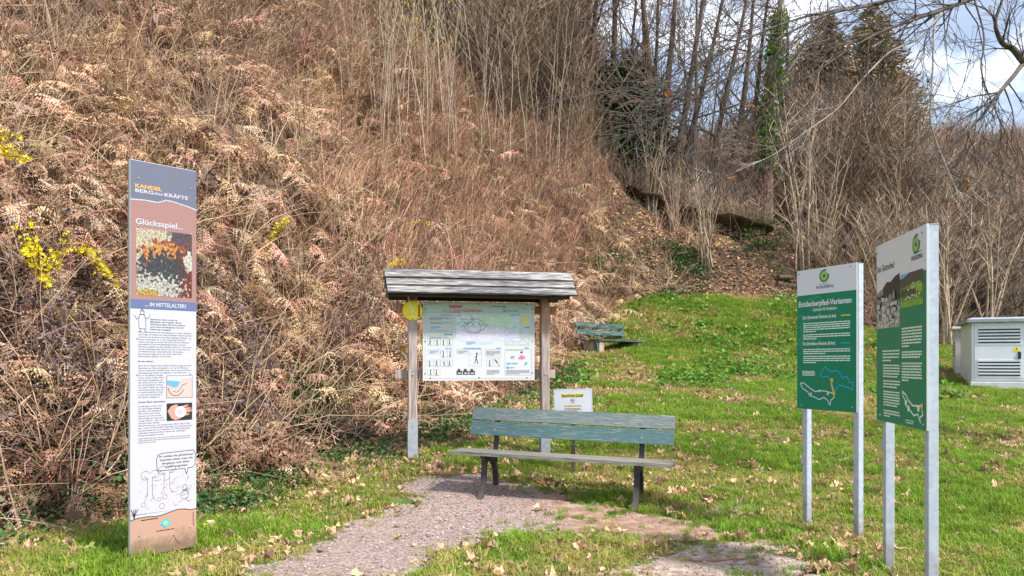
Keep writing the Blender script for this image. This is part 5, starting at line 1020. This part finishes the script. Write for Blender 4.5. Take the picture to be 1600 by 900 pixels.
def forsythia(px, py, ends, label, seed, dens=22, fwd=1.05):
    """arching stems from a base to pixel ends, set with yellow flowers"""
    rg = np.random.default_rng(seed); p = onground(px, py); t = empty('winter_jasmine', p, 0, label, 'flowering shrub', 'yellow flowering shrubs on the bank')
    fl_ = MB()
    for ex, ey in ends:
        g = onground(ex, ey); e = at(ex, ey, g[1] - fwd) - p; mid = e * .5 + [0, 0, .18 * np.linalg.norm(e)]; pts = bez((0, 0, 0), mid, e, 9); mb = MB(); mb.tube(pts, np.linspace(.011, .005, 9), 4, caps=False); mb.build('stem', M['twig'], t)
        n = int(dens * max(np.linalg.norm(e), .3))
        for i in range(n):
            u = rg.uniform(.15, 1); c = (1 - u) ** 2 * 0 + 2 * u * (1 - u) * mid + u * u * e + rg.normal(0, .028, 3)
            nrm = rg.normal(0, 1, 3) + [0, -.8, .3]; nrm /= np.linalg.norm(nrm); a = np.cross(nrm, [.3, .2, 1]); a /= np.linalg.norm(a); b = np.cross(nrm, a); s = rg.uniform(.020, .036)
            pt = []
            for k in range(10):
                th = k * math.pi / 5; q = s if k % 2 == 0 else s * .45; pt.append(c + a * q * math.cos(th) + b * q * math.sin(th) + (nrm * .012 if k % 2 == 0 else 0))
            fl_.add(pt + [c - nrm * .004], [(k, (k + 1) % 10, 10) for k in range(10)])
    fl_.build('flowers', M['flower'], t)
forsythia(62, 455, [(22, 352), (40, 372), (55, 380), (75, 405), (108, 365), (92, 392), (112, 385), (45, 350), (98, 412), (76, 448), (60, 385)], 'yellow flowering shrub with many arching twigs, largest, at the far left', 71, 34)
forsythia(110, 400, [(178, 440), (165, 425), (150, 410)], 'low yellow flowering sprays just left of the tall totem', 72, 55)
forsythia(408, 402, [(450, 342), (440, 350)], 'single yellow flowering spray above right of the totem', 73, 70)
forsythia(590, 400, [(672, 350), (650, 365), (640, 372)], 'yellow flowering spray arching above the kiosk roof', 74, 40, 2.6)
forsythia(650, 430, [(682, 408), (668, 412), (600, 435)], 'yellow blossoms peeping over the kiosk roof', 75, 40, 2.4)
forsythia(-10, 260, [(30, 212), (18, 230), (8, 205), (45, 250)], 'yellow flowering shrub at the left frame edge higher on the bank', 76, 55)
forsythia(590, 510, [(640, 560), (660, 545), (612, 545), (630, 520)], 'sparse yellow blossoms left of the kiosk post', 77, 24)

# overhanging tree: trunk outside the frame on the right, limbs reaching in
oh = empty('overhanging_tree', (8.6, 9.2, gz1(8.6, 9.2)), 0, 'bare branches of a tree hanging into the upper right corner', 'tree')
O0 = np.array([8.6, 9.2, gz1(8.6, 9.2)])
mb = MB(); mb.tube([(0, 0, -.3), (.05, 0, 1.5), (-.05, -.05, 3.5), (.1, 0, 6.5), (.2, .1, 9)], [.30, .24, .20, .15, .08], 10, caps=False); mb.build('trunk', M['bark'], oh, smooth=True)
M['limb_dark'] = mat('dark_limb_bark', [(.3, (.045, .036, .036)), (.7, (.14, .11, .10))], 8, .75); M['limb_pale'] = mat('pale_limb_bark', [(.3, (.20, .17, .16)), (.7, (.42, .37, .35))], 8, .8)
def limb(px, r0, r1, m, seed, twigs, tl, droop=.5, first=None):
    rg = np.random.default_rng(seed); pts = [at(*q) - O0 for q in px]
    if first is not None: pts = [np.array(first)] + pts
    pts = np.array(pts); k = len(pts); t = np.linspace(0, k - 1, 4 * k); P_ = np.stack([np.interp(t, np.arange(k), pts[:, c]) for c in range(3)], -1); P_ += np.cumsum(rg.normal(0, .006, P_.shape), 0) * .6 * (np.arange(len(t))[:, None] > 3)
    for _ in range(2): P_[1:-1] = (P_[:-2] + 2 * P_[1:-1] + P_[2:]) / 4
    rad = np.linspace(r0, r1, len(P_)); mb = MB(); mb.tube(P_, rad, 7, caps=False); lo = mb.build('limb', m, oh, smooth=True)
    out = []; n = len(P_); d0 = P_[-1] - P_[n // 2]; d0 /= np.linalg.norm(d0)
    for i in range(twigs):
        u = rg.uniform(.25, 1); j = min(int(u * (n - 1)), n - 2); dd = P_[j + 1] - P_[j]; dd /= np.linalg.norm(dd)
        rv = rg.normal(0, 1, 3) * [1, .7, 1]; d = dd * .9 + rv * .55 + np.array([0, 0, rg.uniform(-droop, .25)])
        grow(out, P_[j], d, tl * rg.uniform(.4, 1.1), min(rad[j] * .55, .010), 1, 3, rg, -.05 * droop, .6, (2, 5), 6, .16)
    wood(out, 'twigs', m, lo, .0027)
    return [o[0][-1] for o in out]
tips = []
tips += limb([(1640, -70, 8.6), (1500, -18, 8), (1400, -2, 7.6), (1335, 10, 7.4), (1262, 24, 7.2), (1195, 46, 7), (1120, 85, 6.9), (1050, 120, 6.8)], .023, .004, M['limb_dark'], 81, 40, 1.1, .7, (0, 0, 5.2))
tips += limb([(1660, -60, 8.4), (1512, 2, 7.8), (1470, 17, 7.6), (1430, 32, 7.5), (1385, 50, 7.3), (1340, 76, 7.2), (1290, 112, 7.1), (1225, 150, 7), (1160, 190, 7)], .023, .004, M['limb_dark'], 82, 40, 1.0, .7, (0, 0, 4.9))
tips += limb([(1470, 20, 7.55), (1440, 62, 7.4), (1390, 80, 7.3), (1352, 118, 7.2), (1312, 165, 7.1), (1265, 200, 7), (1205, 245, 7), (1150, 268, 6.9)], .010, .004, M['limb_pale'], 83, 9, .6, .5)
tips += limb([(1700, 150, 8.4), (1600, 97, 7.9), (1580, 70, 7.8), (1562, 62, 7.7), (1550, 32, 7.6), (1562, -5, 7.6)], .05, .012, M['limb_dark'], 84, 14, .6, .2, (0, 0, 4.0))
tips += limb([(1600, 97, 7.9), (1586, 116, 7.8), (1560, 150, 7.7), (1536, 184, 7.6), (1512, 205, 7.5), (1482, 240, 7.5), (1458, 292, 7.4)], .024, .007, M['limb_dark'], 85, 20, .7, .6)
tips += limb([(1462, 18, 7.6), (1458, 70, 7.5), (1456, 130, 7.4), (1452, 190, 7.4), (1470, 235, 7.4), (1490, 285, 7.4), (1530, 345, 7.4)], .011, .004, M['limb_pale'], 86, 10, .5, .8)
tips += limb([(1520, -10, 7.8), (1540, 60, 7.6), (1530, 110, 7.5), (1560, 190, 7.5), (1590, 250, 7.5)], .010, .004, M['limb_dark'], 87, 10, .6, .6)
tips += limb([(1380, 5, 7.6), (1300, 20, 7.2), (1200, 70, 7), (1110, 150, 6.9), (1040, 175, 6.8)], .016, .004, M['limb_dark'], 88, 30, .9, .6)
rg = np.random.default_rng(5); mb = MB()
for i in range(26):
    c = tips[rg.integers(len(tips))]; v = dead_leaf_mesh(i); vv = np.concatenate(v.v) * rg.uniform(.045, .085); A = np.array(Matrix.Rotation(rg.uniform(0, 6.28), 3, 'Z') @ Matrix.Rotation(rg.uniform(0, 3), 3, 'X')); mb.add(vv @ A.T + c, v.f[0])
mb.build('clinging_leaves', mat('rusty_leaf', [(.3, (.30, .10, .035)), (.7, (.55, .26, .12))], 4, .7, trans=.3), oh)

# dark undercut lip of earth and roots along the right flank
lip = [onground(px, py) for px, py in ((978, 296), (1000, 318), (1028, 332), (1060, 342), (1095, 350), (1130, 356), (1165, 360), (1200, 366))]
lip = np.array(lip); t = np.linspace(0, len(lip) - 1, 40); LP = np.stack([np.interp(t, np.arange(len(lip)), lip[:, c]) for c in range(3)], -1); jit = np.stack([.35 * (fbm(t * 1.3 + c * 9, t * 0 + c, 3) - .5) for c in range(3)], -1)
d_ = np.array([.12, -1., 0]) ; env = np.sin(np.linspace(0, math.pi, 40)) ** .5
sec = [(1.6, .75, 1), (.5, .80, 1), (-.55, .62, 1), (-.72, .50, 1), (-.55, .36, .6), (.5, .14, 0), (.7, -.4, 0)]
mb = MB(); rows = [LP + jit * s[2] + np.outer(-np.ones(40), d_) * s[0] + np.outer(env, [0, 0, s[1]]) * .95 for s in sec]; v = np.concatenate(rows); ii = np.arange(len(sec) - 1)[:, None] * 40 + np.arange(39)[None]
mb.add(v, np.stack([ii, ii + 1, ii + 41, ii + 40], -1).reshape(-1, 4)); lipo = mb.build('earth_bank', mat('leafy_earth', [(.3, (.035, .024, .016)), (.5, (.085, .055, .033)), (.7, (.16, .105, .06))], 3, .95, bump=.8, bscale=9), smooth=True); tag(lipo, 'overhanging lip of earth with a dark hollow under it on the right bank', 'earth bank', kind='structure')

for o in bpy.data.objects:
    if o.parent and o.name.split('.')[0] in ('lettering', 'flowers', 'twigs', 'pictogram', 'ivy', 'catkin_cluster', 'clinging_leaves'): o['kind'] = 'stuff'
# ------------------------------------------------------------------ ground cover (stuff)
U = lambda r, n, a, b: r.uniform(a, b, n)
def clear_bench(x, y):
    t = np.clip(y / c2[1], 0, 1.03); return ~((np.abs(x - (c2[0] + .75) * t) < 1.15 * t) & (y > c2[1] - 5) & (y < c2[1] + 2.0))
# bracken: heaps of fronds hanging downhill, shade painted as dark ones underneath, light as pale ones on top
M['bracken_dark'] = mat('shaded_bracken', [(.25, (.06, .03, .018)), (.5, (.145, .075, .042)), (.75, (.26, .145, .08))], 3, .9, rand=.5)
M['bracken_pale'] = mat('sunlit_bracken', [(.25, (.36, .235, .16)), (.5, (.55, .385, .28)), (.75, (.68, .52, .40))], 3, .85, rand=.35)
dr = [.3, .7, 1.1, 1.4, .5, 1.0]
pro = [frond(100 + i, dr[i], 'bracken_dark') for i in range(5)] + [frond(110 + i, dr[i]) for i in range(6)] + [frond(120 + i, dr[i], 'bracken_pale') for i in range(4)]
xc, yc, r = sample(9000, -14, 5, 3, 30, 1.5, 21); d = toe_dist(xc, yc); pm = fbm(xc * .45 + 3, yc * .45, 3)
w = np.clip(.25 + 2.2 * (pm - .38), .10, 1) * np.interp(yc, [5, 12, 18, 30], [.75, .66, .5, .18]) * sstep(-.05, .8, d + .7 * (pm - .5)) * np.where(xc > .8, .5, 1) * (d < 24)
k = r.random(len(xc)) < w; xc, yc, pm = xc[k], yc[k], pm[k]; m = len(xc); big = r.uniform(.55, 1.25, m) * np.interp(yc, [5, 9, 20], [.75, 1, 1.25])
nf = r.integers(8, 18, m); ci_ = np.repeat(np.arange(m), nf); n = len(ci_); off = r.normal(0, .26, (n, 2)) * big[ci_][:, None]
x = xc[ci_] + off[:, 0]; y = yc[ci_] + off[:, 1]; d = toe_dist(x, y); k = (d > -.1) & clear_bench(x, y); x, y, d, ci_, off = x[k], y[k], d[k], ci_[k], off[k]; n = len(x); az, st = slope_dir(x, y)
rr2 = (off ** 2).sum(1) / (.26 * big[ci_]) ** 2; top = .62 * big[ci_] * np.exp(-rr2 * .35) * np.clip(d + .15, .15, 1); q = r.random(n); lift = top * q
kind = np.where(q < .36, r.integers(0, 5, n), np.where(q + .25 * r.normal(0, 1, n) > 1.02, 11 + r.integers(0, 4, n), 5 + r.integers(0, 6, n)))  # tone follows height in the heap: painted shade low, painted light on top
out_az = np.arctan2(off[:, 1], off[:, 0]); bx = np.cos(az) * 1.1 + np.cos(out_az) * .8; by = np.sin(az) * 1.1 + np.sin(out_az) * .8
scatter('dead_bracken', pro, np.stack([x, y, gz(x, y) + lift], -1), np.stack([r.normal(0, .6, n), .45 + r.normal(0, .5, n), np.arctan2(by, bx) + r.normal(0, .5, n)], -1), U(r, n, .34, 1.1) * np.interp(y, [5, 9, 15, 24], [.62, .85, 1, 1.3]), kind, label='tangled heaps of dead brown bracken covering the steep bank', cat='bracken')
# straw stalks through the bracken
pro = [stems(200 + i, 5, 1.0, .5, M['straw'], .005, .45) for i in range(5)]
x, y, r = sample(26000, -14, 6, 3, 30, 1.5, 22); d = toe_dist(x, y); k = (d > 0) & (d < 16) & clear_bench(x, y) & (r.random(len(x)) < .34 * np.interp(y, [5, 14, 30], [1, .7, .5])); x, y = x[k], y[k]; n = len(x); az, st = slope_dir(x, y)
scatter('dry_stalks', pro, np.stack([x, y, gz(x, y) + U(r, n, 0, .3)], -1), np.stack([r.normal(0, .6, n), r.normal(.2, .6, n), az + r.normal(0, .9, n)], -1), U(r, n, .6, 1.5), label='pale dry stalks and canes among the bracken', cat='dry stalks')
# reddish shoots, middle of the slope
pro = [stems(230 + i, 9, 1.5, .22, M['shoot'], .011, .22, side=3) for i in range(4)] + [stems(236 + i, 9, 1.3, .3, M['twig'], .011, .3, side=3) for i in range(1)]
x, y, r = sample(30000, -9, 9, 11, 40, 1, 23); d = toe_dist(x, y); pp = x / y * F + 800
w = sstep(430, 560, pp) * sstep(985, 900, pp) * sstep(.6, 2.2, d); k = r.random(len(x)) < w * .24; x, y = x[k], y[k]; n = len(x)
scatter('reddish_shoots', pro, np.stack([x, y, gz(x, y) - .05], -1), np.stack([r.normal(0, .18, n), r.normal(0, .18, n), U(r, n, 0, 6.28)], -1), U(r, n, .6, 1.25), label='dense upright reddish brown shoots on the middle of the bank', cat='undergrowth')
pro = [stems(260 + i, 8, 1.2, .35, M['straw'], .010, .25, side=2) for i in range(3)] + [stems(265 + i, 8, 1.2, .4, M['twig'], .011, .3, side=3) for i in range(3)]
x, y, r = sample(16000, 0, 11, 22, 37, 1, 24); d = toe_dist(x, y); k = (d > 1.5) & (r.random(len(x)) < .004 + .05 * (d > 3) * sstep(.5, .66, fbm(x * .7, y * .7 + 8, 3)) + .05 * (d > 6)); x, y = x[k], y[k]; n = len(x)
li_ = r.integers(0, 40, 120); lx = LP[li_, 0] + r.normal(0, .15, 120); ly = LP[li_, 1] - .1 + r.uniform(0, .8, 120); lz = LP[li_, 2] + .62 * env[li_]
x = np.concatenate([x, lx]); y = np.concatenate([y, ly]); zq_ = np.concatenate([gz(x[:n], y[:n]) - .05, lz]); n = len(x)
scatter('pale_dry_grass', pro, np.stack([x, y, zq_], -1), np.stack([r.normal(0, .3, n), r.normal(0, .3, n), U(r, n, 0, 6.28)], -1), U(r, n, .6, 1.3), label='pale dry grass and canes on the right flank of the bank', cat='dry grass')
# brushwood high on the bank and thicket on the right
pro = [stems(300 + i, 13, 2.4, .42, M['twig'], .013, .35, side=6, sides=3) for i in range(4)] + [stems(306 + i, 8, 2.2, .42, M['straw'], .010, .35, side=4, sides=3) for i in range(1)] + [stems(309 + i, 14, 1.8, .35, M['shoot'], .012, .35, side=5, sides=3) for i in range(2)]
x, y, r = sample(26000, -26, 12, 9, 44, 2, 25); d = toe_dist(x, y); e = (gz(x, y) - EYE) / y; k = (d > 4.5) & (r.random(len(x)) < np.clip((e - .30) * 3.0, 0, .30) * np.where(x / y < -.3, .45, 1)); x, y = x[k], y[k]; n = len(x)
scatter('brushwood', pro, np.stack([x, y, gz(x, y) - .1], -1), np.stack([r.normal(0, .2, n), r.normal(0, .2, n), U(r, n, 0, 6.28)], -1), U(r, n, .5, 1.15), label='dark bare brushwood along the top of the bank', cat='brushwood')
pro = [stems(330 + i, 13, 3.6, .45, M['twig'], .018, .38, side=8) for i in range(4)] + [stems(336 + i, 13, 3.4, .5, M['dark_bark'], .018, .38, side=8) for i in range(2)] + [stems(340 + i, 9, 3.8, .38, M['pale_bark'], .018, .35, side=7) for i in range(3)]
x, y, r = sample(16000, 8, 60, 26.5, 78, 3, 26); d = toe_dist(x, y); pp = x / y * F + 800
dens = np.interp(pp, [1050, 1150, 1250, 1340, 1400, 1650], [.02, .08, .18, .32, .42, .40]) * (d > np.where(pp < 1250, 6, .8)) * np.interp(y, [26, 40, 78], [1, .7, .5])
lotc = inside(np.array([[30, 44], [50, 44], [60, 72], [36, 72]]), x, y) | ((pp > 1545) & (y > 33) & (y < 72)); k = (r.random(len(x)) < dens) & ~lotc; x, y = x[k], y[k]; n = len(x)
scatter('thicket', pro, np.stack([x, y, gz(x, y) - .1], -1), np.stack([r.normal(0, .2, n), r.normal(0, .2, n), U(r, n, 0, 6.28)], -1), U(r, n, .55, 1.25) * np.where((pp[k] > 1520) & (y < 34), .8, 1), label='grey brown bare thicket behind the green boards and transformer', cat='thicket')
pro = [stems(360 + i, 14, 6.5, .3, M['twig'], .04, .25, side=10) for i in range(4)]
x, y, r = sample(6000, 24, 120, 72, 175, 6, 27); k = r.random(len(x)) < .42; x, y = x[k], y[k]; n = len(x)
scatter('far_woodland', pro, np.stack([x, y, gz(x, y) - .2], -1), np.stack([r.normal(0, .1, n), r.normal(0, .1, n), U(r, n, 0, 6.28)], -1), U(r, n, .8, 1.4), label='bare winter woodland on the far right slope', cat='woodland')
pro = [stems(370 + i, 12, 6.0, .20, M['twig'], .026, .22, side=12) for i in range(4)] + [stems(375 + i, 12, 5.0, .25, M['dark_bark'], .026, .25, side=12) for i in range(1)] + [stems(378 + i, 8, 6.0, .14, M['pale_bark'], .024, .2, side=9) for i in range(1)]
x, y, r = sample(13000, -8, 24, 30, 46, 1, 33); d = toe_dist(x, y); pp = x / y * F + 800
k = (d > 5) & (r.random(len(x)) < np.interp(pp, [560, 700, 800, 930, 985, 1020, 1130, 1180, 1300, 1430, 1500], [.05, .14, .22, .22, .11, .035, .03, .07, .10, .07, .0]) * sstep(30, 35, y)) & ~((pp > 900) & (pp < 1012) & (y < 38.5)); x, y, pp = x[k], y[k], pp[k]; n = len(x)
scatter('crest_brush', pro, np.stack([x, y, gz(x, y) - .2], -1), np.stack([r.normal(0, .12, n), r.normal(0, .12, n), U(r, n, 0, 6.28)], -1), U(r, n, .55, 1.2) * np.interp(pp, [930, 1010, 1150, 1230], [1, .55, .6, 1.1]), label='dark bare brush and saplings along the crest behind the bank', cat='brush')
# brambles and ivy at the foot of the bank
pro = [leafy(400 + i, 26, .15, .065, M['bramble_leaf'], .16, M['twig']) for i in range(4)]
x, y, r = sample(14000, -7, 1, 4, 14, 1, 28); d = toe_dist(x, y); pm = fbm(x * .8 + 40, y * .8, 3); k = (d > -.1) & (d < 3.2) & (r.random(len(x)) < np.clip((pm - .50) * 2.6, 0, .6) * sstep(.1, .8, d) * np.interp(d, [0, 1, 3.2], [1, .7, .25])); x, y, d = x[k], y[k], d[k]; n = len(x)
scatter('bramble', pro, np.stack([x, y, gz(x, y) + U(r, n, .1, .65) * np.clip(d, .1, 1)], -1), np.stack([r.normal(.3, .4, n), r.normal(0, .4, n), U(r, n, 0, 6.28)], -1), U(r, n, .6, 1.15), label='dark purplish bramble leaves low on the bank', cat='bramble')
pro = [leafy(420 + i, 30, .13, .05, M['green_leaf'], .05) for i in range(4)]
x, y, r = sample(20000, -7, 3, 4, 20, 1, 29); d = toe_dist(x, y); pm = fbm(x * 1.1 + 70, y * 1.1, 3); k = (d > -.75) & (d < 1.6) & (path_d(x, y) < -.1) & (r.random(len(x)) < np.clip((pm - .36) * 2.8, .04, 1) * .75); x, y = x[k], y[k]; n = len(x)
x2, y2, r2 = sample(9000, 2, 14, 22, 33, 1, 30); d2 = toe_dist(x2, y2); pm2 = fbm(x2 * .6 + 20, y2 * .6, 3); k2 = (d2 > -.3) & (d2 < 5) & (r2.random(len(x2)) < np.clip((pm2 - .48) * 2.4, 0, .5)); x2, y2 = x2[k2], y2[k2]
x = np.concatenate([x, x2]); y = np.concatenate([y, y2]); n = len(x); s = np.where(y > 20, 1.6, 1) * U(r, n, .7, 1.3)
scatter('ivy_ground_cover', pro, np.stack([x, y, gz(x, y) + .02], -1), np.stack([r.normal(0, .2, n), r.normal(0, .2, n), U(r, n, 0, 6.28)], -1), s, label='dark green ivy and herbs creeping at the foot of the bank', cat='ground cover')
pro = [leafy(440 + i, 22, .10, .09, mat('lush_herb_leaf', [(.3, (.07, .18, .02)), (.7, (.19, .36, .05))], 3, .5, rand=.3, trans=.3) if i == 0 else bpy.data.materials['lush_herb_leaf'], .07) for i in range(3)]
x, y, r = sample(9000, 1, 13, 15, 28, 1, 31); d = toe_dist(x, y); pm = fbm(x * .5 + 33, y * .5, 3); k = (d < -.2) & (r.random(len(x)) < np.clip((pm - .5) * 2, 0, .3)); x, y = x[k], y[k]; n = len(x)
scatter('meadow_herbs', pro, np.stack([x, y, gz(x, y) + .02], -1), np.stack([r.normal(0, .2, n), r.normal(0, .2, n), U(r, n, 0, 6.28)], -1), U(r, n, .8, 1.6), label='broad leaved green herbs on the upper meadow', cat='herbs')
# fallen leaves
pro = [dead_leaf(500 + i) for i in range(6)]
x, y, r = sample(120000, -8, 14, 3.5, 34, 1, 32); d = toe_dist(x, y); pm = fbm(x * .9 + 11, y * .9, 3); pd = path_d(x, y)
pr_ = np.interp(d, [-9, -2.5, -.6, .2, 2, 8, 12], [.42, .55, .75, .95, .7, .65, .35]) * np.clip((pm - .25) * 2.2, .1, 1.3)
under = np.exp(-((x - .75) ** 2 / .9 + (y - 8.0) ** 2 / .16)) * .5 + np.exp(-((x - 1.75) ** 2 / .2 + (y - 7.2) ** 2 / .2)) * .35 + np.exp(-((x + .7) ** 2 / .8 + (y - 10.4) ** 2 / 1.2)) * .55
k = (r.random(len(x)) < (pr_ + under) * np.where(pd > 0, .06, 1) * np.interp(y, [6, 9, 14], [.95, 1.2, 1.5])) & ((d < 3.5) | (x > 1.5)); x, y = x[k], y[k]; n = len(x)
scatter('leaf_litter', pro, np.stack([x, y, gz(x, y) + U(r, n, .005, .035)], -1), np.stack([r.normal(0, .3, n), r.normal(0, .3, n), U(r, n, 0, 6.28)], -1), (.04 + .085 * r.random(n) ** 1.5) * np.interp(y, [6, 20], [1, 1.7]) * np.where((x < .5) & (d[k] > -.9), 1.25, 1), label='dry brown fallen leaves strewn over the meadow and the foot of the bank', cat='leaf litter')
meshes = [dead_leaf_mesh(520 + i).build('fallen_leaf', M['litter'], link=False).data for i in range(5)]
r = np.random.default_rng(77); cnt = 0
while cnt < 70:
    q = onground(r.uniform(40, 1560), r.uniform(690, 885))
    if toe_dist(q[0:1], q[1:2])[0] > -.1 or (path_d(q[0:1], q[1:2])[0] > 0 and r.random() < .8): continue
    o = bpy.data.objects.new('fallen_leaf', meshes[cnt % 5]); C.objects.link(o); o.location = q + [0, 0, .035]; o.rotation_euler = (r.normal(0, .3), r.normal(0, .3), r.uniform(0, 6.28)); s = r.uniform(.08, .15); o.scale = (s, s, s)
    tag(o, 'large dry brown leaf lying curled on the grass in the foreground', 'fallen leaf', 'large fallen leaves in the foreground'); cnt += 1
# grass
pro = [tuft(600 + i, 46, .085, [.045, .06, .08, .11][i], M['grass'], .0032) for i in range(4)] + [tuft(610 + i, 40, .085, [.05, .08][i], M['grass_dry'], .003, .8) for i in range(2)]
P_ = []; I_ = []; S_ = []
for (x0, x1, y0, y1, nn, sc, sd) in ((-5, 9, 3.6, 11, 34000, 1, 40), (-3, 12, 11, 20, 30000, 1.35, 41), (0, 17, 20, 30, 26000, 1.9, 42)):
    x, y, r = sample(nn, x0, x1, y0, y1, 1, sd); d = toe_dist(x, y); pd = path_d(x, y); g = fbm(x * 1.1 + 5, y * 1.1, 4)
    p = sstep(.15, -.55, d + .8 * (g - .5)) * np.where(pd > -.01, np.where(g > .58, .16, .30 * sstep(.28, 0, pd)), sstep(0, .25, -pd) * .8 + .2) * (1 - .85 * (edge_d(PATH_C, x, y) > -.05))
    k = r.random(len(x)) < p; x, y, g, pd = x[k], y[k], g[k], pd[k]; n = len(x)
    dry = np.clip(.25 + (.50 - g) * 2.6 + .5 * sstep(.35, 0, -pd), .04, .8); iv = np.where(r.random(n) < dry, 4 + r.integers(0, 2, n), np.clip((g * 6 - 1.4 + r.normal(0, .8, n)).astype(int), 0, 3))
    P_.append(np.stack([x, y, gz(x, y)], -1)); I_.append(iv); S_.append(sc * r.uniform(.65, 1.2, n) * np.interp(-pd, [0, .3], [.6, 1]))
P_ = np.concatenate(P_); n = len(P_); r = np.random.default_rng(9)
scatter('grass', pro, P_, np.stack([r.normal(0, .12, n), r.normal(0, .12, n), r.uniform(0, 6.28, n)], -1), np.concatenate(S_), np.concatenate(I_), label='short green meadow grass with straw coloured patches', cat='grass')
# loose stones of the path
def pebble(seed, m):
    r = np.random.default_rng(seed); bm = bmesh.new(); bmesh.ops.create_icosphere(bm, subdivisions=1, radius=1); mb = MB()
    for v in bm.verts: v.co = Vector((v.co.x * r.uniform(.7, 1.2), v.co.y * r.uniform(.6, 1.1), v.co.z * r.uniform(.4, .75)))
    me = bpy.data.meshes.new('pebble'); bm.to_mesh(me); bm.free(); me.materials.append(m); return bpy.data.objects.new('pebble', me)
M['stone'] = mat('gravel_stone', [(.3, (.18, .14, .13)), (.7, (.40, .335, .315))], 2, .9, rand=.5)
pro = [pebble(700 + i, M['stone']) for i in range(5)]
x, y, r = sample(46000, -4, 3.6, 3.7, 10.5, .6, 50); pd = path_d(x, y); soil = fbm(x * .9 + 8, y * .9, 3)
k = (r.random(len(x)) < np.where((x > .4) & (y > 6.2), .18, .85) * np.clip(1 + pd / .22, 0, 1) ** 1.5); x, y = x[k], y[k]; n = len(x)
scatter('loose_gravel', pro, np.stack([x, y, gz(x, y) + .008], -1), np.stack([r.normal(0, .4, n), r.normal(0, .4, n), U(r, n, 0, 6.28)], -1), .004 + .014 * r.random(n) ** 3.5, label='loose pinkish grey stones on the path', cat='gravel')
